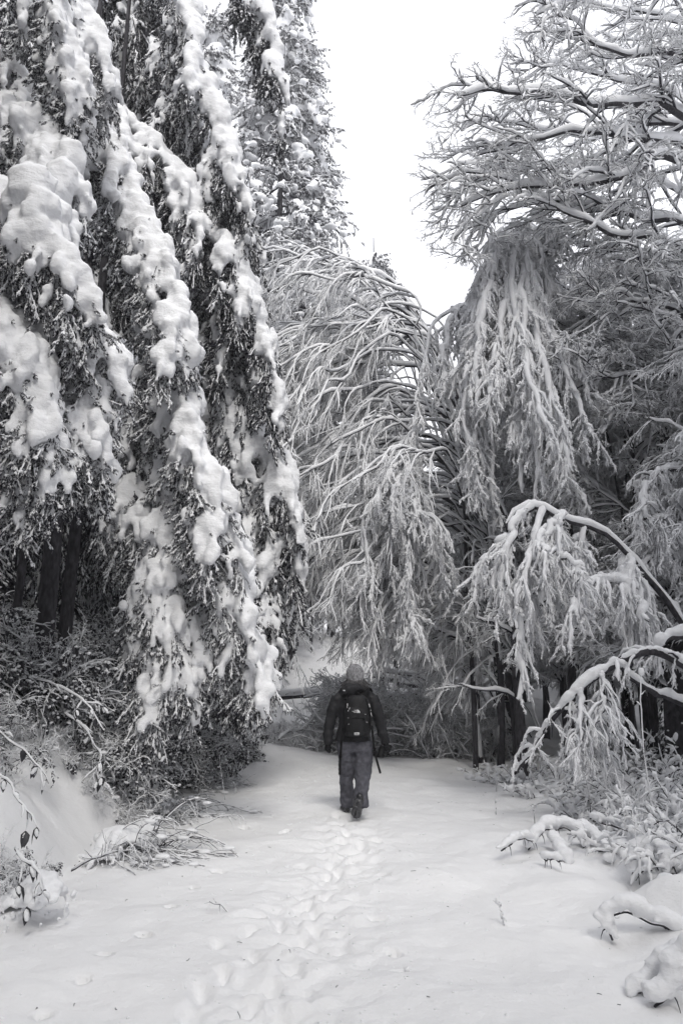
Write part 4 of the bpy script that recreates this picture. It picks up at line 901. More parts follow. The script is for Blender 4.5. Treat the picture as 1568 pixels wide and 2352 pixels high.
# fallen logs
def log(label, pts, r, cat='log', snow=.04, name='fallen_log'):
    P = px(*pts); tr = Tree(name, label, cat, P[0]); Q = wob(spline(P, 16), .03, RNG); R = taper(16, r, r*.75); tr.stem(Q, R, 'trunk', 9, snow=snow, hmin=.3)
    P2, R2 = spawn(Q, R, 7, .3, 70, .5, .1, 4, .25, .1, .95); tr.twigs(P2, R2, .01, 3); tr.finish()
log('long fallen log lying level across the path left of the walker', [(480, 1612, 19.6), (560, 1606, 19.8), (650, 1600, 20), (745, 1598, 20.2)], .075)
log('dark log showing through the brush just right of the walker', [(855, 1603, 19.4), (930, 1606, 19.4), (1010, 1612, 19.4)], .06)
for i, (a, b, r, lab) in enumerate([((885, 1560, 24), (985, 1568, 24), .09, 'upper snow capped log of the small pile on the clearing'), ((880, 1548, 24.6), (935, 1556, 24.2), .11, 'short thick cut log on top of the small pile on the clearing'), ((915, 1572, 23.6), (1010, 1580, 23.5), .08, 'lowest log of the small pile on the clearing'), ((850, 1552, 25), (905, 1560, 24.8), .06, 'slim log reaching left from the log pile behind the walker')]):
    log(lab, [a, b], r, snow=.05)

# ------------------------------------------------------------------ left bank undergrowth
def bramble(label, x, y, hh, n_c=9, kind='leafy', k=5, spr=.45, snow=.008, lean=(.5, -.2), cr=.007, group=None, name='bramble', extra='thin', cat='bramble', kx=1):
    z = Hs(x, y); tr = Tree(name, label, cat, (x, y, z), group)
    P = np.zeros((n_c, 9, 3)); P[:, 0] = [x, y, z-.05]; P[:, 0, :2] += RNG.normal(size=(n_c, 2))*.12
    a = RNG.uniform(0, 6.28, n_c); d = np.stack([np.cos(a)*.5+lean[0], np.sin(a)*.5+lean[1], np.ones(n_c)*.9], 1); L = hh*RNG.uniform(.8, 1.5, n_c)
    for i in range(1, 9):
        d = d+RNG.normal(size=d.shape)*.12; d[:, 2] -= .22; d /= np.linalg.norm(d, axis=1, keepdims=True); P[:, i] = P[:, i-1]+d*(L/8)[:, None]
    P[..., 2] = np.maximum(P[..., 2], H(P[..., 0], P[..., 1], False)+.01)
    R = np.full((n_c, 9), cr)*np.linspace(1.2, .5, 9)
    g = Geo(); add_tubes(g, P, R, 4); obj('canes', g.mesh('canes', M['bark'], tr.base), tr.root, kind='stuff')
    s = Geo(); snow_tubes(s, P, R, snow, .2, 5, RNG, .8); obj('snow', s.mesh('snow', M['snow'], tr.base), tr.root, kind='stuff')
    P2, R2 = spawn(P, R, 4, hh*.4, 50, .6, .18, 5, .6, .2, 1, rmin=.003); tr.twigs(P2, R2, snow*.7, 3, ss=4)
    k_ = int(n_c*1.3); C = P.reshape(-1, 3)[RNG.integers(0, n_c*9, k_)]; S = RNG.uniform(.010, .045, k_)*min(1, hh/.5); blobs(tr.sn, C+np.array([0, 0, 1])*(S*.25)[:, None], np.stack([S*1.5, S*1.2, S*.5], 1), ICO2, RNG, .09)
    if kind: tr.sprays_on(kind, P, k, spr, .15, 1, 1.2, .4)
    if extra: tr.sprays_on(extra, P2, kx, spr*.8, .2, 1, 1.2, .6)
    return tr, P
rg = np.random.default_rng(4); cnt = 0
pts = []
while len(pts) < 80:
    y = rg.uniform(6.3, 15.5); t = rg.uniform(.25, 4.2); x = float(edge_left(np.array(y)))-t
    if (y < 8.6 and t < 1.5) or (y > 12.6 and t < 1.0): continue
    if all((x-a)**2+(y-b)**2 > .2 for a, b in pts): pts.append((x, y))
SIDE = ['high on the shaded left bank', 'half way up the left bank', 'low on the left bank']
for (x, y) in pts:
    cnt += 1; t = float(edge_left(np.array(y)))-x; lv = 0 if t > 2.2 else (1 if t > .9 else 2)
    tr, P = bramble('snow dusted leafy bramble among others '+SIDE[lv], x, y, [RNG.uniform(.28, .45), RNG.uniform(.5, .75), RNG.uniform(.3, .5)][lv], 9, 'leafy', [7, 6, 3][lv], [.60, .52, .42][lv], .006, kx=1, extra='thin' if cnt % 3 == 0 else None, group='brambles '+SIDE[lv]); tr.finish()
# twiggy low scrub where the bank meets the path
for i, (pxx, pyy, hh, lab) in enumerate([(430, 1800, .6, 'bare twiggy scrub jutting over the path edge, furthest along the left bank'), (370, 1840, .55, 'bare twiggy scrub at the foot of the left bank below the cascade'), (470, 1740, .6, 'bare twiggy scrub beside the snowy stump on the left'), (300, 1850, .5, 'bare twiggy scrub above the snow tufted seedling on the left'),
        (520, 1690, .5, 'bare twiggy scrub arching over the snow hump left of the path'), (240, 1790, .55, 'bare twiggy scrub half way down the shaded bank'), (150, 1730, .6, 'bare twiggy scrub over the shaded bank, left of the others')]):
    p = ground_at(pxx, pyy+40, .3 if pxx < 400 else .15); tr, P = bramble(lab, p[0]-.15, p[1], hh*1.2, 26, None, 0, .4, .004, (.8, -.35), .0042, name='twiggy_shrub', extra=None, cat='shrub', kx=1); tr.finish()
for i in range(36):
    y = rg.uniform(5.2, 9.6); t = rg.uniform(.1, 2.4); x = float(edge_left(np.array(y)))-t
    tr, P = bramble('small half buried bramble poking from the smooth snow of the near left bank', x, y, RNG.uniform(.2, .5), int(RNG.integers(4, 11)), 'leafy' if i % 3 else None, 2, .22, .003, (.4, -.2), .0035, group='half buried brambles of the near left bank'); tr.finish()
for i, (x, y, hh, lab) in enumerate([(-2.5, 13.6, .75, 'leafy bramble at the foot of the drooping cedar beside the path'), (-2.9, 12.6, .7, 'leafy bramble between the cascade tip and the drooping cedar'), (-3.1, 11.2, .7, 'leafy bramble under the tip of the long cascade'), (-2.2, 15.0, .5, 'low bramble on the white hump beyond the drooping cedar'), (-2.7, 16.6, .6, 'bramble beside the left end of the level fallen log')]):
    tr, P = bramble(lab, x, y, hh, 14, 'leafy', 6, .5, .008, (.3, -.3), .006); tr.finish()
# large leaved brambles close to the camera, each leaf its own piece
def one_leaf_mesh(seed):
    g = Geo(); leaf_geo(g, np.zeros((1, 3)), np.zeros(1), np.zeros(1), 1.0, .52, RNG); V, F = g.arrays(); return mesh_np('leaf', V, F, M['leaf'])
LM = [one_leaf_mesh(i) for i in range(2)]
g = Geo(); blobs(g, np.array([[.42, 0, -.02], [.6, .05, -.1], [.3, -.04, .0]]), np.array([[.28, .2, .13], [.2, .16, .12], [.18, .15, .1]]), ICO2, RNG, .05); SNL = g.mesh('snow', M['snow'])
for i, (pp_, lab, n) in enumerate([([(-60, 1740, 5.6), (0, 1790, 5.5), (40, 1825, 5.4), (60, 1850, 5.4), (75, 1880, 5.4)], 'bramble cane reaching in from the left edge with drooping dark leaves', 9),
        ([(-30, 1650, 6.6), (20, 1700, 6.4), (60, 1730, 6.3), (90, 1760, 6.3), (110, 1800, 6.3)], 'bramble cane above the lowest one, its leaves capped with snow', 10),
        ([(150, 1640, 8), (210, 1690, 7.9), (230, 1750, 7.8), (200, 1800, 7.8)], 'looping bramble cane on the middle of the left bank', 9),
        ([(260, 1600, 8.8), (330, 1650, 8.6), (370, 1700, 8.5), (385, 1760, 8.5)], 'leafy cane hanging below the cascade of the middle cedar', 12),
        ([(60, 1550, 8), (140, 1580, 7.8), (200, 1620, 7.6), (240, 1680, 7.6)], 'leafy cane at the shaded top of the left bank', 14),
        ([(40, 1960, 5.35), (75, 1990, 5.3), (90, 2040, 5.3), (92, 2060, 5.3)], 'cluster of dark leaves in the hollow at the foot of the left bank', 8)]):
    P = wob(spline(px(*pp_), 16), .03, RNG); tr = Tree('bramble', lab, 'bramble', P[0]); R = taper(16, .007, .003)
    tr.stem(P, R, 'cane', 5, snow=.007); P2, R2 = spawn(P, R, 4, .18, 55, .5, .15, 4, .7, .2, 1, rmin=.002); tr.twigs(P2, R2, .008, 3)
    t = RNG.uniform(.15, 1, (1, n)); pos, T = sample_poly(P[None], t)
    for j in range(n):
        src = pos[0, j] if j % 2 else P2[j % len(P2), -1]
        o = obj('leaf', LM[0], tr.root); o.location = src-tr.base; L = RNG.uniform(.07, .115); o.scale = (L, L, L); o.rotation_euler = (RNG.normal()*.3, RNG.uniform(.5, 1.35), RNG.uniform(0, 6.28))
        if j % 3: s = obj('snow', SNL, o)
    tr.finish()
# tufted seedlings / grass tussocks under snow with dark hollows
def tussock(label, x, y, w, hh, seed, dark=60, name='tussock', cat='tussock', group=None, z=None):
    z = Hs(x, y) if z is None else z; rng = np.random.default_rng(seed)
    root = thing(name, label, cat, (x, y, z), group)
    g = Geo(); k = dark; a = rng.uniform(0, 6.28, k); P = np.zeros((k, 4, 3)); P[:, 0, 0] = rng.normal(size=k)*w*.25; P[:, 0, 1] = rng.normal(size=k)*w*.25
    d = np.stack([np.cos(a), np.sin(a), np.full(k, .8)], 1)
    for i in range(1, 4): d[:, 2] -= .6; d /= np.linalg.norm(d, axis=1, keepdims=True); P[:, i] = P[:, i-1]+d*w*.2
    C = P[:, -2]; leaf_geo(g, C, a, rng.uniform(.6, 1.4, k), min(.09, w*.3), min(.045, w*.15), rng)
    obj('leaves', g.mesh('leaves', M['leaf']), root, kind='stuff')
    b = Geo(); k = 44; a = rng.uniform(0, 6.28, k); r = rng.uniform(0, 1, k)**.6*w*.62; S = w*rng.uniform(.13, .24, k)
    blobs(b, np.stack([r*np.cos(a), r*np.sin(a), hh*(1-(r/w/.9)**2)], 1), np.stack([S, S, S*.75], 1), ICO1, rng, .1)
    k = 22; a = rng.uniform(0, 6.28, k); S = w*rng.uniform(.05, .11, k); r = w*rng.uniform(.6, .9, k)
    blobs(b, np.stack([r*np.cos(a), r*np.sin(a), hh*rng.uniform(0, .6, k)], 1), np.stack([S, S, S*1.3], 1), ICO1, rng, .1)
    o = obj('snow', b.mesh('snow', M['pillow']), root); remesh(o, max(.014, w*.05), 3, .03, .1)
    return root
for i, (pxx, pyy, zz, w, hh, lab) in enumerate([(275, 1905, .25, .34, .22, 'snow capped tuft with dark leaves at the foot of the left bank'), (235, 1960, .1, .2, .12, 'smaller snow tuft just below the seedling tuft on the left'), (95, 2010, .3, .26, .3, 'snowy overhang above the dark hollow at the left edge'),
        (40, 2050, .12, .22, .12, 'knobbly snow clump at the left edge beside the hollow'), (530, 1715, .1, .3, .2, 'snow capped dark stump where the left bank meets the path'), (500, 1690, .35, .4, .2, 'larger snow hump over dark roots left of the path'), (330, 1815, .5, .3, .18, 'snow tuft among the twigs half way along the left bank'), (405, 1770, .5, .28, .16, 'snow tuft under the end of the cedar cascade')]):
    p = ground_at(pxx, pyy, zz); tussock(lab, p[0], p[1], w, hh, 200+i)

# ------------------------------------------------------------------ right bank: snow loaded scrub
def snow_shrub(label, x, y, hh, n, seed, thick=.03, arch=.25, group=None, cushions=6, name='snowy_shrub', lean=(-.15, 0)):
    z = Hs(x, y); rng = np.random.default_rng(seed); tr = Tree(name, label, 'shrub', (x, y, z), group)
    P = np.zeros((n, 7, 3)); P[:, 0] = [x, y, z-.05]; P[:, 0, :2] += rng.normal(size=(n, 2))*.14*hh/.5
    a = rng.uniform(0, 6.28, n); d = np.stack([np.cos(a)*.55+lean[0], np.sin(a)*.4+lean[1], np.full(n, 1.)], 1); L = hh*rng.uniform(.6, 1.3, n)
    for i in range(1, 7):
        d = d+rng.normal(size=d.shape)*.14; d[:, 2] -= arch; d /= np.linalg.norm(d, axis=1, keepdims=True); P[:, i] = P[:, i-1]+d*(L/6)[:, None]
    P[..., 2] = np.maximum(P[..., 2], H(P[..., 0], P[..., 1], False)+.01)
    R = np.full((n, 7), .006)*np.linspace(1.2, .5, 7)
    g = Geo(); add_tubes(g, P, R, 5); obj('stems', g.mesh('stems', M['bark'], tr.base), tr.root, kind='stuff')
    P2, R2 = spawn(P, R, 3, hh*.4, 50, .4, .18, 5, .7, .2, 1, rmin=.003, rng=rng); tr.twigs(P2, R2, thick*.45, 3, .5)
    b = Geo(); k = 5
    t = rng.uniform(.1, 1, (n, k)); pos, T = sample_poly(P, t); am = thick*rng.uniform(.5, 1.5, t.shape)
    blobs(b, (pos+np.array([0, 0, 1])*(am*.7)[..., None]).reshape(-1, 3), np.stack([am, am, am*1.2], -1).reshape(-1, 3), ICO1, rng, .08)
    C = P+np.array([0, 0, thick*.5]); W = thick*rng.uniform(.25, .8, (n, 7))*np.array([.6, 1, 1, 1, 1, .8, .3]); keep = rng.random(n) < .75
    add_tubes(b, C[keep], W[keep], 6)
    if cushions:
        x1 = x+rng.normal(size=cushions)*.22; y1 = y+rng.normal(size=cushions)*.22; z1 = H(x1, y1, False); S = rng.uniform(.04, .09, cushions)*(hh/.5)**.5
        blobs(b, np.stack([x1, y1, z1+S*.5], 1), np.stack([S*1.3, S*1.2, S*.9], 1), ICO2, rng, .03)
    o = obj('snow', b.mesh('snow', M['pillow'], tr.base), tr.root); remesh(o, .014 if y < 9 else .02, 3, .018, .08)
    tr.finish(); return tr
rg = np.random.default_rng(9); RS = []
for (pxx, pyy, hh) in [(1180, 1735, .35), (1215, 1760, .4), (1250, 1745, .45), (1240, 1790, .4), (1290, 1770, .5), (1330, 1790, .5), (1300, 1825, .35), (1370, 1800, .55), (1350, 1850, .38), (1400, 1850, .5), (1440, 1830, .6), (1420, 1890, .45), (1480, 1860, .62), (1470, 1910, .5), (1520, 1890, .6), (1540, 1930, .55), (1580, 1890, .7), (1590, 1950, .55), (1500, 1800, .7), (1550, 1820, .75), (1450, 1770, .7), (1390, 1750, .6), (1320, 1740, .5), (1150, 1755, .3), (1120, 1740, .3),
                       (1600, 1800, .8), (1580, 1760, .8), (1500, 1750, .7), (1640, 1870, .7)]:
    RS.append((pxx, pyy, hh))
for i, (pxx, pyy, hh) in enumerate(RS):
    p = ground_at(pxx, pyy+10, .18)
    zone = 'at the far end of the right bank' if pyy < 1765 and pxx < 1330 else ('along the middle of the right bank' if pyy < 1860 else 'at the near end of the right bank')
    snow_shrub('twiggy shrub smothered in snow lumps '+zone, p[0], p[1], hh, 13, 300+i, .03, .2, group='snowy shrubs '+zone)
# leaning stalks with snow on them
def stalk(label, pts, r, thick, name='dead_stalk', cat='stalk', blob=None):
    P = wob(spline(px(*pts), 14), .015, RNG, 4); P[0, 2] = min(P[0, 2], Hs(P[0, 0], P[0, 1])-.02); base = P[0].copy(); tr = Tree(name, label, cat, base)
    tr.stem(P, taper(14, r, r*.5), 'stem', 5, snow=thick, hmin=.25); P2, R2 = spawn(P, taper(14, r, r*.5), 4, .09, 50, .2, .15, 4, .6, .3, 1, rmin=.002); tr.twigs(P2, R2, thick*.6, 3)
    if blob:
        b = Geo(); S = np.array([[blob, blob, blob*1.5]]); blobs(b, P[-1:]+0, S, ICO2, RNG, .04); obj('snow', b.mesh('snow', M['snow'], base), tr.root)
    tr.finish()
for lab, pts, r, th, bl in [('thin leaning stalk crossing in front of the thick arching branch', [(1355, 1840, 9), (1330, 1740, 9), (1290, 1670, 9), (1255, 1610, 9)], .006, .004, None),
    ('tallest stalk with a snow knob near the ivy trunk', [(1495, 1850, 8), (1475, 1700, 8), (1470, 1580, 8), (1472, 1545, 8)], .007, .012, .03),
    ('dark stalk leaning right in the shrubs near the right edge', [(1435, 1900, 7.6), (1425, 1820, 7.6), (1410, 1760, 7.6)], .005, .008, None),
    ('upright dark stalk in front of the near right shrubs', [(1462, 1960, 6.9), (1455, 1880, 6.9), (1440, 1830, 6.9)], .004, .006, None),
    ('lone stalk on the open snow, right of the walker', [(1139, 1802, 12), (1141, 1760, 12)], .004, .006, None),
    ('forked little stalk on the open snow near the right bank', [(1175, 1805, 11.8), (1182, 1780, 11.8), (1176, 1762, 11.8)], .004, .006, None),
    ('tiny stalk at mid right of the open snow', [(1138, 1866, 9.9), (1138, 1840, 9.9)], .004, .004, .012),
    ('short crooked stalk left of the near right shrubs', [(1226, 1868, 9.3), (1220, 1845, 9.3)], .004, .004, None),
    ('crooked snow crusted stalk alone on the lower right snow', [(1158, 2128, 5.55), (1152, 2100, 5.55), (1146, 2088, 5.55), (1145, 2068, 5.55)], .004, .006, .013),
    ('thin stalk hanging over the path edge from the left scrub', [(518, 1838, 11), (508, 1780, 11), (505, 1730, 11)], .004, .002, None),
    ('dry twig lying on the trodden snow left of the footprints', [(525, 2098, 5.75), (510, 2080, 5.75), (492, 2076, 5.75), (476, 2066, 5.75)], .004, .003, None),
    ('short stub on the right bank by the looping twigs', [(1392, 1882, 8), (1392, 1845, 8)], .010, .012, None)]:
    stalk(lab, pts, r, th, blob=bl)
P = px((225, 2000, 5.9), (260, 1975, 5.9), (290, 1960, 6)); tr = Tree('dead_twig', 'bare forked twig sticking out over the snow at the foot of the left bank', 'twig', px((175, 1998, 6.2))[0])
P = wob(spline(px((165, 2000, 6.2), (200, 1978, 6.1), (240, 1968, 6), (270, 1955, 5.9)), 12), .01, RNG); tr.stem(P, taper(12, .007, .003), 'stem', 5, snow=.004)
P2, R2 = spawn(P, taper(12, .007, .003), 9, .2, 40, .0, .1, 5, .6, .4, 1, flat=.3, rmin=.0025); tr.twigs(P2, R2, .0015, 4); tr.finish()
# arching twigs buried under thick smooth snow
def snow_arch(label, pts, thick, r=.007, twigs=5, squash=.9, name='arching_twig', ends=.7, feet=True):
    P = wob(spline(px(*pts), 30), .02, RNG, 4); base = P[0].copy(); tr = Tree(name, label, 'twig', base)
    Q = P.copy(); Q[:, 2] -= thick*.42
    tr.stem(Q, taper(30, r, r*.6), 'stem', 6)
    P2, R2 = spawn(Q, taper(30, r, r*.6), twigs, .10, 70, 1.4, .1, 4, .7, .1, .95, rmin=.003); tr.twigs(P2, R2, 0, 4)
    b = Geo(); k = 60; t = np.linspace(0, .99, k)[None]; pos, T = sample_poly(P[None], t); am = .85*thick*(ends+(1-ends)*np.sin(t[0]*math.pi))*RNG.uniform(.75, 1.2, k)*(1+.8*vnoise(np.arange(k)*.16, np.full(k, thick*90), 1, 5))
    blobs(b, pos[0]+np.array([0, 0, 1])*(am*.85)[:, None], np.stack([am*1.1, am*1.25, am*squash], 1), ICO2, RNG, .02)
    k = 26; t = RNG.uniform(0, 1, (1, k)); pos, T = sample_poly(P[None], t); c = pos[0]+np.concatenate([RNG.normal(size=(k, 2))*thick*.6, RNG.uniform(-.1, .9, (k, 1))*thick], 1); am = thick*RNG.uniform(.25, .5, k)
    blobs(b, c, np.stack([am*1.3, am*1.1, am*.9], 1), ICO2, RNG, .04)
    k = 0; i_ = RNG.integers(0, len(P), k); x_ = P[i_, 0]+RNG.normal(size=k)*thick*1.3; y_ = P[i_, 1]+RNG.normal(size=k)*thick*2; am = thick*RNG.uniform(.6, 1.3, k); blobs(b, np.stack([x_, y_, H(x_, y_, False)+am*.1], 1), np.stack([am*1.7, am*1.5, am*.5], 1), ICO2, RNG, .02)
    o = obj('snow', b.mesh('snow', M['pillow'], base), tr.root); remesh(o, .012, 4, .035, .13); tr.finish()
for lab, pts, th in [('large arching twig under a thick snow roll at the lower right edge', [(1405, 2150, 5.3), (1390, 2110, 5.3), (1400, 2098, 5.3), (1440, 2092, 5.3), (1480, 2102, 5.3), (1515, 2118, 5.25), (1545, 2136, 5.2), (1600, 2160, 5.2)], .055),
     ('snow covered loop at the near end of the right bank, upper left one', [(1212, 1945, 7.6), (1240, 1910, 7.7), (1280, 1898, 7.8), (1320, 1905, 7.8), (1340, 1945, 7.7)], .062),
     ('snow covered bar leaning down left from the loops', [(1150, 1950, 7.3), (1190, 1925, 7.4), (1225, 1925, 7.5)], .035),
     ('snow covered twig sloping from the loop to the snow', [(1265, 1925, 7.7), (1290, 1960, 7.5), (1305, 1990, 7.3)], .06),
     ('thick snow roll crossing behind the loops', [(1330, 1900, 7.9), (1370, 1930, 7.7), (1410, 1965, 7.5), (1440, 1985, 7.4)], .065),
     ('snow covered twig on the right bank left of the near shrubs', [(1360, 1880, 8.1), (1400, 1890, 8), (1450, 1905, 7.9), (1480, 1930, 7.8)], .05),
     ('snow covered arch with a dark hollow beneath near the edge', [(1450, 2005, 6.9), (1465, 1960, 7), (1500, 1945, 7), (1525, 1975, 6.9), (1530, 2010, 6.8)], .06),
     ('small snow covered twig in front of the loops', [(1245, 1965, 7.1), (1262, 1975, 7.05), (1290, 1970, 7.0)], .03),
     ('snow covered twig in the bottom right corner, left one', [(1450, 2262+20, 4.3), (1490, 2250, 4.3), (1520, 2225, 4.3), (1560, 2195, 4.3), (1600, 2180, 4.3)], .05),
     ('snow covered twig in the bottom right corner, by the edge', [(1500, 2300, 4.15), (1545, 2260, 4.15), (1580, 2210, 4.15), (1610, 2170, 4.15)], .06)]:
    snow_arch(lab, pts, th)
# ------------------------------------------------------------------ the walker
def cloth(name, col, col2, scale=120, bump=.2, rough=.8, spec=.2):
    return rough_mat(name, col, col2, scale, bump, rough, spec=spec, dist=.002)
M['jacket'] = cloth('black_shell_fabric', (.010, .010, .012), (.016, .016, .019), 30, .25, .6, .3)
M['trouser'] = cloth('grey_walking_trousers', (.060, .060, .072), (.10, .10, .118), 25, .25)
M['pack'] = cloth('black_pack_fabric', (.005, .005, .006), (.010, .010, .012), 60, .3, .65, .3)
M['web'] = cloth('black_webbing', (.003, .003, .004), (.006, .006, .007), 200, .2)
M['hatw'] = rough_mat('grey_knit_wool', (.13, .13, .14), (.36, .36, .375), 30, .9, .95, (3, 3, 1), .05, .006)
M['hair'] = rough_mat('dark_wavy_hair', (.022, .021, .024), (.13, .125, .13), 40, .8, .6, (2, 2, .25), .3, .006)
M['skin'] = rough_mat('skin', (.36, .33, .33), (.42, .39, .385), 15, .1, .55)
M['glove'] = cloth('black_glove_fabric', (.005, .005, .006), (.012, .012, .014), 60, .3)
M['boot'] = cloth('dark_boot_leather', (.010, .010, .012), (.022, .022, .026), 30, .3, .35, .5)
M['sole'] = rough_mat('boot_rubber_sole', (.02, .02, .024), (.10, .10, .11), 40, .6, .3, spec=.6)
M['trim'] = rough_mat('reflective_white_trim', (.55, .55, .56), (.7, .7, .71), 20, .05, .4)
M['lens'] = rough_mat('black_camera_plastic', (.003, .003, .004), (.007, .007, .009), 40, .2, .6, spec=.2)
YP = 9.6
def pc(cx, cy, Y=YP): return at(689.9+cx*.18667, 1473.9+cy*.18667, Y)
WB = np.array([pc(680, 1200)[0], YP, Hs(pc(680, 1200)[0], YP)])
walker = thing('person', 'woman in a black jacket and grey knit hat walking away along the snowy path', 'person', WB)
def loft(g, secs, sides=22, n=None, fold=0.0, seed=0, fs=9, horiz=True):
    """secs: list of (centre xyz, rx, ry): smooth stack of ellipses lying level"""
    A = np.array([list(c)+[rx, ry] for c, rx, ry in secs]); n = n or len(A)*5
    C = spline(A[:, :3], n); d = np.concatenate([[0], np.cumsum(np.linalg.norm(np.diff(A[:, :3], axis=0), axis=1))]); d /= d[-1]; u = np.linspace(0, 1, n)
    rx = np.interp(u, d, A[:, 3]); ry = np.interp(u, d, A[:, 4]); a = np.arange(sides)/sides*2*math.pi
    th = a[None, :]; f = 1+fold*(fbm(np.cos(th)*1.3+C[:, 2:3]*0+seed, C[:, 2:3]*fs+np.sin(th)*1.3, 1.0, seed, 3))
    V = np.stack([C[:, 0:1]+rx[:, None]*np.cos(th)*f, C[:, 1:2]+ry[:, None]*np.sin(th)*f, np.repeat(C[:, 2:3], sides, 1)], -1)
    i, j = np.meshgrid(np.arange(n-1), np.arange(sides), indexing='ij'); k = (j+1) % sides
    q = np.stack([i*sides+j, i*sides+k, (i+1)*sides+k, (i+1)*sides+j], -1).reshape(-1, 4)
    Vf = np.vstack([V.reshape(-1, 3), C[:1], C[-1:]]); m = n*sides; jj = np.arange(sides); kk = (jj+1) % sides
    t = np.vstack([np.stack([np.full(sides, m), kk, jj], 1), np.stack([np.full(sides, m+1), (n-1)*sides+jj, (n-1)*sides+kk], 1)])
    g.add(Vf, F3=t, F4=q)
def capped(g, P, R, sides=14):
    V, q = tubes(P, R, sides); n = len(P); t = [[n*sides, (j+1) % sides, j] for j in range(sides)]+[[n*sides+1, (n-1)*sides+j, (n-1)*sides+(j+1) % sides] for j in range(sides)]
    g.add(np.vstack([V, P[:1], P[-1:]]), F3=np.array(t), F4=q)
def part(name, g, mat, parent=walker, vox=None, sm=2, disp=0, size=.05, base=None, label=None):
    o = obj(name, g.mesh(name, M[mat], WB if base is None else base), parent)
    if vox: remesh(o, vox, sm, disp, size)
    if label: o['label'] = label
    return o
def rot_box(g, c, sx, sy, sz, yaw=0, tilt=0):
    v = np.array([[x, y, z] for x in (-1, 1) for y in (-1, 1) for z in (-1, 1)], float)*[sx, sy, sz]
    Mx = np.array(Euler((0, tilt, yaw)).to_matrix()); v = v@Mx.T+np.asarray(c)
    g.add(v, F4=np.array([[0, 1, 3, 2], [4, 6, 7, 5], [0, 4, 5, 1], [2, 3, 7, 6], [0, 2, 6, 4], [1, 5, 7, 3]]))
mm = .00099
# continuous body under the clothes
g = Geo()
loft(g, [(pc(665, 1330), .10, .07), (pc(665, 1200), .14, .09), (pc(660, 1000), .125, .085), (pc(662, 800), .15, .10), (pc(662, 680), .165, .09), (pc(665, 620), .09, .06)])
loft(g, [(pc(668, 640), .055, .055), (pc(670, 560), .052, .055), (pc(672, 500), .058, .07), (pc(672, 440, YP+.02), .076, .092), (pc(672, 370, YP+.02), .077, .095), (pc(672, 310, YP+.01), .05, .06)])
S = pc(672, 420, YP+.12); blobs(g, np.array([S, pc(596, 420), pc(748, 420)]), np.array([[.012, .02, .022], [.01, .012, .025], [.01, .012, .025]]), ICO2)
for pts, r in [(((455, 690), (395, 880), (370, 1010), (352, 1260)), (.05, .045, .04, .027)), (((875, 680), (940, 870), (985, 1000), (1035, 1250)), (.05, .045, .04, .027))]:
    P = spline(np.array([pc(*p) for p in pts]), 14); capped(g, P, np.interp(np.linspace(0, 1, 14), np.linspace(0, 1, 4), r))
LL = [pc(570, 1330), pc(575, 1650, YP+.08), pc(572, 1990, YP+.22), pc(572, 2080, YP+.25)]; RL = [pc(765, 1330), pc(762, 1650, YP-.02), pc(730, 1960, YP-.22), pc(712, 2090, YP-.26)]
for L in (LL, RL): P = spline(np.array(L), 14); capped(g, P, np.interp(np.linspace(0, 1, 14), [0, .45, .85, 1], [.085, .06, .045, .04]))
body = part('body', g, 'skin', vox=.014, sm=2)
# trousers
g = Geo()
loft(g, [(pc(665, 1180), .195, .115), (pc(668, 1240), .205, .135), (pc(670, 1300), .208, .140), (pc(668, 1350), .200, .125)], 26)
loft(g, [(pc(575, 1290), .105, .125), (pc(568, 1420, YP+.02), .096, .115), (pc(572, 1540, YP+.05), .096, .105), (pc(570, 1640, YP+.09), .084, .098), (pc(562, 1740, YP+.11), .078, .095), (pc(568, 1850, YP+.15), .080, .09), (pc(570, 1910, YP+.18), .076, .086), (pc(572, 1945, YP+.19), .086, .094), (pc(574, 2000, YP+.21), .078, .09), (pc(578, 2035, YP+.22), .07, .085)], 26, 60, .13, 3, 10)
loft(g, [(pc(770, 1290), .112, .13), (pc(770, 1420, YP), .108, .118), (pc(768, 1540, YP-.0), .100, .108), (pc(766, 1640, YP-.03), .092, .10), (pc(764, 1670, YP-.05), .094, .10), (pc(756, 1760, YP-.09), .080, .093), (pc(742, 1860, YP-.15), .080, .088), (pc(736, 1930, YP-.19), .088, .095), (pc(738, 1975, YP-.21), .098, .10), (pc(745, 2015, YP-.22), .084, .09), (pc(758, 2040, YP-.2), .06, .07)], 26, 60, .13, 8, 10)
part('trousers', g, 'trouser', vox=.009, sm=2, disp=.034, size=.06)
for a, b in (((665, 1290), (655, 1200)),): pass
# jacket with sleeves
g = Geo()
loft(g, [(pc(648, 1225), .218, .145), (pc(648, 1190), .214, .145), (pc(655, 1080), .190, .135), (pc(662, 960), .180, .13), (pc(664, 840), .190, .135), (pc(664, 740), .205, .13), (pc(664, 670), .205, .115), (pc(666, 620), .165, .10), (pc(668, 580), .085, .08)], 28, 50, .05, 5, 8)
for pts, r in [(((462, 690), (424, 780), (386, 900), (362, 1000), (346, 1090), (340, 1180), (346, 1265)), (.078, .076, .070, .066, .064, .060, .050)),
               (((868, 680), (910, 780), (950, 890), (975, 990), (998, 1070), (1022, 1160), (1045, 1255)), (.078, .078, .070, .066, .060, .054, .046))]:
    P = spline(np.array([pc(*p) for p in pts]), 36); u = np.linspace(0, 1, 36); R = np.interp(u, np.linspace(0, 1, 7), r)*(1+.07*np.sin(u*34)*np.sin(u*9+1)*sstep(.3, .6, u)); capped(g, P, R, 18)
blobs(g, np.array([pc(480, 690), pc(850, 685), pc(540, 640), pc(790, 640)]), np.array([[.075, .08, .07], [.078, .08, .07], [.085, .085, .05], [.085, .085, .05]]), ICO2)
part('jacket', g, 'jacket', vox=.010, sm=2, disp=.03, size=.08)
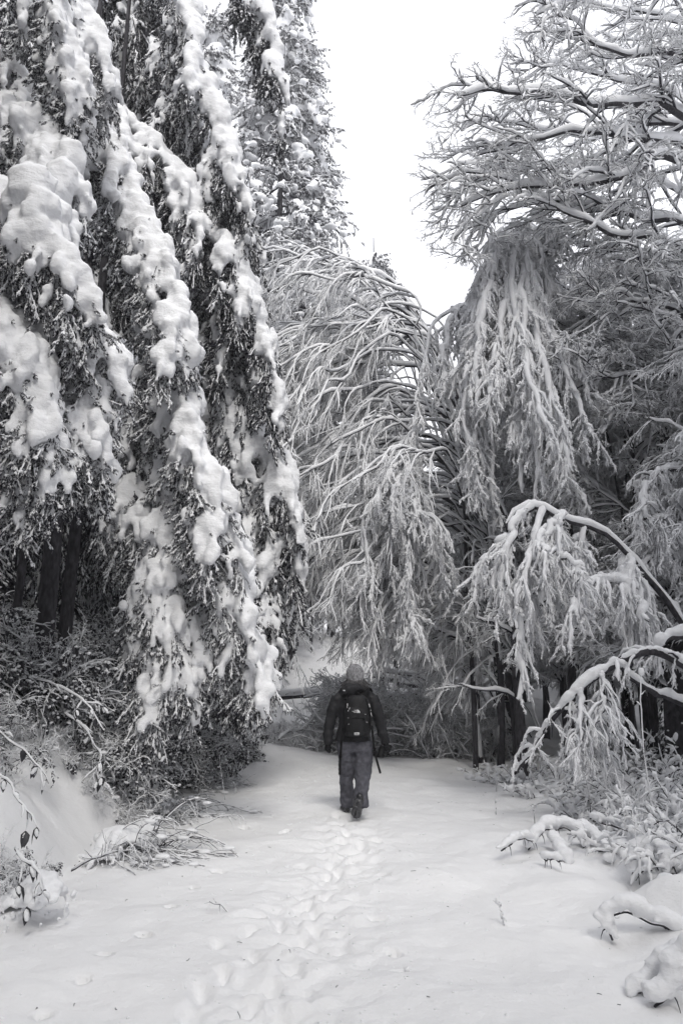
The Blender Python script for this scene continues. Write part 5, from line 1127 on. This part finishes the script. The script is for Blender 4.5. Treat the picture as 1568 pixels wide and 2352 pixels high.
# hood bunched at the neck
g = Geo()
blobs(g, np.array([pc(560, 610, YP-.10), pc(600, 580, YP-.12), pc(660, 570, YP-.13), pc(720, 575, YP-.10), pc(520, 590, YP-.05), pc(540, 640, YP-.08), pc(640, 620, YP-.12), pc(600, 540, YP-.08), pc(690, 540, YP-.08), pc(740, 550, YP-.02), pc(620, 520, YP-.03)]),
      np.array([[.06, .06, .05], [.07, .06, .05], [.08, .06, .05], [.06, .06, .04], [.04, .06, .035], [.055, .05, .04], [.075, .05, .04], [.07, .05, .03], [.06, .05, .03], [.05, .06, .03], [.08, .08, .025]]), ICO2)
hood = part('hood', g, 'jacket', vox=.009, sm=3, disp=.012, size=.05)
g = Geo(); rot_box(g, pc(536, 600, YP-.172), .012, .003, .006, 0, .1); part('reflective_tab', g, 'trim', hood)
# hat and hair
g = Geo(); HC = pc(672, 395, YP+.01)
def dome(g, c, rx, ry, zs):
    loft(g, [((c[0]+dx, c[1], c[2]+z), rx*k, ry*k) for z, k, dx in zs], 36, 34)
dome(g, HC, .102, .112, [(-.105, .86, 0), (-.09, .94, 0), (-.05, 1.0, 0), (0, 1.0, 0), (.04, .93, 0), (.075, .78, 0), (.098, .55, 0), (.110, .28, 0), (.114, .08, 0)])
hat = part('knit_hat', g, 'hatw', vox=None)
a = np.linspace(0, 2*math.pi, 30, endpoint=False); RB = []
for t in a:
    ang = np.linspace(-.95, 1.45, 9); RB.append(np.stack([HC[0]+.104*np.cos(ang)**.75*np.cos(t) if False else HC[0]+.103*np.cos(np.clip(ang, -.4, 1.5))*np.cos(t+.10*np.sin(ang*5)), HC[1]+.113*np.cos(np.clip(ang, -.4, 1.5))*np.sin(t+.10*np.sin(ang*5)), HC[2]+.112*np.sin(ang)], 1))
g = Geo(); add_tubes(g, np.array(RB), np.full((30, 9), .0065), 5); part('knit_ribs', g, 'hatw', hat)
g = Geo(); n = 260; P = np.zeros((n, 7, 3)); t = RNG.uniform(-.15, math.pi+.15, n); P[:, 0] = np.stack([HC[0]+.092*np.cos(t)*1.0, HC[1]+.01-.10*np.sin(t), HC[2]-.06+RNG.normal(size=n)*.01], 1)
d = np.stack([np.cos(t)*.45, -np.sin(t)*.3, -np.ones(n)], 1)
for i in range(1, 7): d = d+RNG.normal(size=(n, 3))*.13; d[:, 0] += np.cos(t)*.0; d /= np.linalg.norm(d, axis=1, keepdims=True); P[:, i] = P[:, i-1]+d*RNG.uniform(.018, .027, (n, 1))
add_tubes(g, P, np.full((n, 7), .008)*np.linspace(1, .3, 7), 4); part('hair', g, 'hair')
# boots
def boot(toe, heel, ank, sole_mat='sole'):
    toe, heel, ank = map(np.array, (toe, heel, ank)); g = Geo()
    ax = (toe-heel); L = np.linalg.norm(ax); ax = ax/L; up = ank-heel; up = up-ax*(up@ax); up /= np.linalg.norm(up)
    side = np.cross(ax, up)
    for u, w_, h_ in [(.02, .046, .055), (.12, .05, .065), (.25, .05, .065), (.4, .048, .058), (.55, .052, .05), (.7, .056, .045), (.85, .05, .038), (.97, .034, .028)]:
        c = heel+ax*L*u+up*(h_*.8); blobs(g, c[None], np.array([[w_, w_, h_]]), ICO2)
    capped(g, spline([heel+ax*.06+up*.06, ank], 8), np.array([.05]*8), 14)
    b = part('boot', g, 'boot', vox=.008, sm=2)
    s = Geo(); u = np.linspace(0, 1, 16); wdt = np.interp(u, [0, .08, .3, .45, .7, .88, 1], [.03, .048, .048, .044, .062, .052, .018])
    top = []; 
    for uu, ww in zip(u, wdt):
        c = heel+ax*L*(uu*1.04-.02)
        top.append([c-side*ww+up*.014, c+side*ww+up*.014, c+side*ww-up*.012, c-side*ww-up*.012])
    V = np.array(top).reshape(-1, 3); q = []
    for i in range(15):
        for j in range(4): q.append([i*4+j, i*4+(j+1) % 4, (i+1)*4+(j+1) % 4, (i+1)*4+j])
    q += [[3, 2, 1, 0], [60, 61, 62, 63]]; s.add(V, F4=np.array(q)); part('sole', s, 'sole', b)
    t = Geo()
    for i, uu in enumerate(np.linspace(.04, .95, 12)):
        if .36 < uu < .46: continue
        ww = np.interp(uu, u, wdt)*.8
        for sg in (-1, 1):
            c = heel+ax*L*uu+side*sg*ww*.55-up*.018; e1 = side*ww*.36; e2 = ax*.0075; e3 = up*.007
            v = np.array([c+a_*e1+b_*e2+c_*e3 for a_ in (-1, 1) for b_ in (-1, 1) for c_ in (-1, 1)])
            t.add(v, F4=np.array([[0, 1, 3, 2], [4, 6, 7, 5], [0, 4, 5, 1], [2, 3, 7, 6], [0, 2, 6, 4], [1, 5, 7, 3]]))
    part('tread', t, 'sole', b)
hL = pc(565, 2110, YP+.18); zL = Hs(hL[0], hL[1]); boot((hL[0]-.02, hL[1]+.27, zL+.02), (hL[0], hL[1], zL+.03), (hL[0]+.005, hL[1]+.07, zL+.19))
tR = pc(690, 2225, YP-.34); zR = Hs(tR[0], tR[1]); boot((tR[0]-.01, tR[1]+.10, zR+.03), (tR[0]+.02, tR[1]-.02, zR+.235), (pc(722, 2030, YP-.22)))
# gloves
def glove(palm_c, pr, fingers, wrist):
    g = Geo(); blobs(g, np.array([palm_c]), np.array([pr]), ICO2); capped(g, spline([wrist, palm_c], 6), np.array([.037, .036, .034, .033, .032, .028]), 12)
    for f, r in fingers: P = spline(np.array(f), 12); capped(g, P, taper(12, r, r*.72), 10)
    return part('glove', g, 'glove', vox=.0045, sm=2)
pL = pc(335, 1300); w_ = pc(346, 1235)
glove(pL, (.036, .032, .045), [([pc(330, 1300), pc(322, 1335, YP+.02), pc(330, 1350, YP+.04)], .0125), ([pc(338, 1320, YP+.01), pc(336, 1355, YP+.02), pc(350, 1362, YP+.03)], .0125), ([pc(350, 1325), pc(352, 1358), pc(366, 1360, YP+.01)], .0125),
      ([pc(360, 1320, YP-.01), pc(366, 1350, YP-.01), pc(376, 1348)], .011), ([pc(350, 1290, YP+.03), pc(372, 1300, YP+.05), pc(380, 1320, YP+.05)], .012)], w_)
pR = pc(1055, 1300); w_ = pc(1042, 1235)
glove(pR, (.048, .036, .034), [([pc(1070, 1275), pc(1105, 1278, YP-.01), pc(1125, 1298, YP-.01)], .0115), ([pc(1075, 1295), pc(1105, 1305, YP-.015), pc(1120, 1315, YP-.015)], .012), ([pc(1070, 1315), pc(1092, 1345, YP-.02), pc(1080, 1352, YP-.03)], .012),
      ([pc(1060, 1325), pc(1085, 1378, YP-.02), pc(1090, 1392, YP-.02)], .0115), ([pc(1040, 1290, YP-.02), pc(1008, 1290, YP-.04), pc(990, 1305, YP-.04)], .0125)], w_)
# camera held low in the right hand, lens pointing down
cb = pc(1010, 1330); cam_t = thing('camera', 'black camera held by its grip in the walker\'s right hand, lens down', 'camera', cb)
g = Geo(); rot_box(g, pc(1030, 1330, YP+.0), .062, .022, .036, .1, .45); part('camera_body', g, 'lens', cam_t, vox=.005, sm=2, base=cb)
g = Geo(); capped(g, spline([pc(1000, 1310, YP-.0), pc(990, 1365, YP-.02), pc(983, 1400, YP-.03), pc(980, 1425, YP-.035)], 10), np.array([.028, .030, .034, .034, .036, .036, .038, .040, .041, .041]), 20); part('lens_barrel', g, 'lens', cam_t, base=cb)
# backpack
pb = pc(700, 1165, YP-.16); pk = thing('backpack', 'black daypack with light emblem worn on the walker\'s back', 'backpack', pb)
def pp(name, g, mat, parent=pk, **k): return part(name, g, mat, parent, base=pb, **k)
yb = YP-.16
g = Geo(); loft(g, [(pc(700, 1165, yb), .125, .05), (pc(700, 1130, yb-.01), .150, .085), (pc(700, 1040, yb-.01), .162, .10), (pc(700, 900, yb-.01), .158, .10), (pc(698, 780, yb), .145, .09), (pc(694, 700, yb), .118, .075), (pc(690, 655, yb+.01), .08, .05)], 28, 40, .05, 9, 7)
pack = pp('main_compartment', g, 'pack', vox=.01, sm=4, disp=.01, size=.06)
g = Geo(); loft(g, [(pc(690, 1150, yb-.07), .085, .035), (pc(690, 1080, yb-.085), .102, .05), (pc(690, 960, yb-.085), .102, .05), (pc(690, 860, yb-.08), .096, .042), (pc(690, 805, yb-.06), .085, .03)], 24, 30, .04, 2, 6); pocket = pp('front_pocket', g, 'pack', vox=.008, sm=3, disp=.008, size=.05)
for x0, x1 in (((570, 690), (548, 1120)), ((800, 700), (850, 1110))):
    g = Geo(); Pz = spline([pc(x0[0], x0[1], yb-.05), pc((x0[0]+x1[0])/2+(-28 if x0[0] < 650 else 28), 880, yb-.065), pc(x1[0], x1[1], yb-.06)], 20); capped(g, Pz, np.full(20, .006), 6); pp('zip', g, 'web')
g = Geo(); capped(g, spline([pc(590, 960, yb-.12), pc(690, 935, yb-.14), pc(790, 955, yb-.12)], 12), np.full(12, .005), 6); pp('seam', g, 'web')
g = Geo(); capped(g, spline([pc(650, 660, yb), pc(690, 628, yb-.01), pc(730, 660, yb)], 12), np.full(12, .007), 8); pp('haul_loop', g, 'web')
def strap(P, w, name='strap', th=.002, parent=pk, mat='web'):
    P = np.array(P); n = 24; Q = spline(P, n); T = np.gradient(Q, axis=0); T /= np.linalg.norm(T, axis=1, keepdims=True); sd = np.cross(T, [0, 1, 0]); sd /= np.linalg.norm(sd, axis=1, keepdims=True); nr = np.cross(sd, T)
    V = np.stack([Q-sd*w-nr*th, Q+sd*w-nr*th, Q+sd*w+nr*th, Q-sd*w+nr*th], 1).reshape(-1, 3); q = [[i*4+j, i*4+(j+1) % 4, (i+1)*4+(j+1) % 4, (i+1)*4+j] for i in range(n-1) for j in range(4)]+[[3, 2, 1, 0], [(n-1)*4, (n-1)*4+1, (n-1)*4+2, (n-1)*4+3]]
    g = Geo(); g.add(V, F4=np.array(q)); return pp(name, g, mat, parent)
strap([pc(520, 1060, YP-.13), pc(510, 1160, YP-.165), pc(500, 1290, YP-.17), pc(490, 1440, YP-.16), pc(480, 1636, YP-.15)], .0125, 'hanging_strap')
strap([pc(880, 1030, YP-.12), pc(888, 1150, YP-.15), pc(902, 1300, YP-.16), pc(935, 1450, YP-.15), pc(982, 1620, YP-.14)], .0125, 'hanging_strap')
for q in ((492, 1410, YP-.172), (906, 1325, YP-.168)): g = Geo(); rot_box(g, pc(*q), .017, .006, .016, 0, 0); pp('buckle', g, 'web', vox=None)
strap([pc(560, 700, yb+.03), pc(530, 640, YP-.08), pc(510, 610, YP-.0), pc(500, 640, YP+.09)], .03, 'shoulder_strap', .006)
strap([pc(780, 690, yb+.03), pc(820, 615, YP-.1), pc(850, 600, YP+.0), pc(850, 640, YP+.09)], .032, 'shoulder_strap', .006)
for q, a, s in (((577, 775), .0, (.006, .014)), ((574, 805), .0, (.004, .01)), ((602, 822), .5, (.004, .012)), ((586, 850), .3, (.005, .007)), ((847, 785), -.25, (.006, .02)), ((864, 845), -.1, (.004, .006)), ((869, 890), -.15, (.005, .016)), ((877, 912), .0, (.003, .006)),
                ((586, 938), 1.57, (.0025, .008)), ((594, 1014), 1.57, (.0025, .008)), ((798, 893), 1.57, (.0025, .009)), ((817, 990), 1.57, (.0025, .008))):
    g = Geo(); c = pc(q[0], q[1], yb-.115 if q[0] < 820 else yb-.09); rot_box(g, c, s[0]*.7, .003, s[1], 0, a); pp('zip_pull', g, 'trim')
# emblem: three quarter-arc bands beside short stacked text bars
g = Geo(); ye = yb-.142; c = np.array(pc(690, 876, ye))
def arcband(r0, r1):
    a = np.linspace(math.pi/2-.0, 0, 12); o = c+np.array([.003, 0, 0])
    V = np.concatenate([[o+[r1*math.cos(t)*1.0, 0, r1*math.sin(t)] for t in a], [o+[r0*math.cos(t), 0, r0*math.sin(t)] for t in a]]); V2 = V+np.array([0, .002, 0])
    q = [[i, i+1, 12+i+1, 12+i] for i in range(11)]; g.add(V, F4=np.array(q)); g.add(V2, F4=np.array(q)[:, ::-1])
for a_, b_ in ((.0245, .036), (.0125, .0225), (.0, .0105)): arcband(a_, b_)
def text(s, c, size, mat, parent=pk, name='lettering', align='RIGHT'):
    cu = bpy.data.curves.new('lettering', 'FONT'); cu.body = s; cu.size = size; cu.align_x = align; cu.extrude = .0008; cu.space_character = 1.0; cu.offset = size*.02
    o = bpy.data.objects.new(name, cu); COL.objects.link(o); dg = bpy.context.evaluated_depsgraph_get(); me = bpy.data.meshes.new_from_object(o.evaluated_get(dg)); bpy.data.objects.remove(o); me.materials.clear(); me.materials.append(M[mat])
    o = obj(name, me, parent); o.rotation_euler = (math.pi/2, 0, 0); o.location = np.asarray(c)-pb; return o
pp('emblem', g, 'trim')
for i, s in enumerate(('THE', 'NORTH', 'FACE')): text(s, c+np.array([-.001, 0, .024-.0115*i]), .0135, 'trim')
g = Geo(); ct = np.array(pc(692, 1134, yb-.125)); V = np.array([[-.030, 0, .014], [.030, 0, .014], [.026, 0, -.014], [-.026, 0, -.014]])+ct; g.add(np.vstack([V, V+[0, .003, 0]]), F4=np.array([[0, 1, 2, 3], [7, 6, 5, 4], [0, 4, 5, 1], [1, 5, 6, 2], [2, 6, 7, 3], [3, 7, 4, 0]])); bd = pp('badge', g, 'trim')
g = Geo(); rot_box(g, ct+np.array([0, -.003, .000]), .018, .001, .0035); pp('badge_bar', g, 'pack', bd)
# ------------------------------------------------------------------ damp winter air: even thin haze in one closed box
_v = np.array([[x, y, z] for x in (-90, 90) for y in (-30, 150) for z in (-2.5, 34)], float)
_me = mesh_np('haze', _v, [np.array([[0, 1, 3, 2], [4, 6, 7, 5], [0, 4, 5, 1], [2, 3, 7, 6], [0, 2, 6, 4], [1, 5, 7, 3]])], [], smooth=False)
_m = bpy.data.materials.new('haze_air'); _m.use_nodes = True; _n = _m.node_tree.nodes; _n.clear()
_o = _n.new('ShaderNodeOutputMaterial'); _p = _n.new('ShaderNodeVolumePrincipled'); _p.inputs['Color'].default_value = (.93, .94, .97, 1); _p.inputs['Density'].default_value = .0024
_m.node_tree.links.new(_p.outputs[0], _o.inputs['Volume']); _me.materials.append(_m)
_h = obj('haze', _me, kind='stuff', label='thin pale winter haze filling the air of the wood', cat='haze')
SC.cycles.volume_bounces = 0
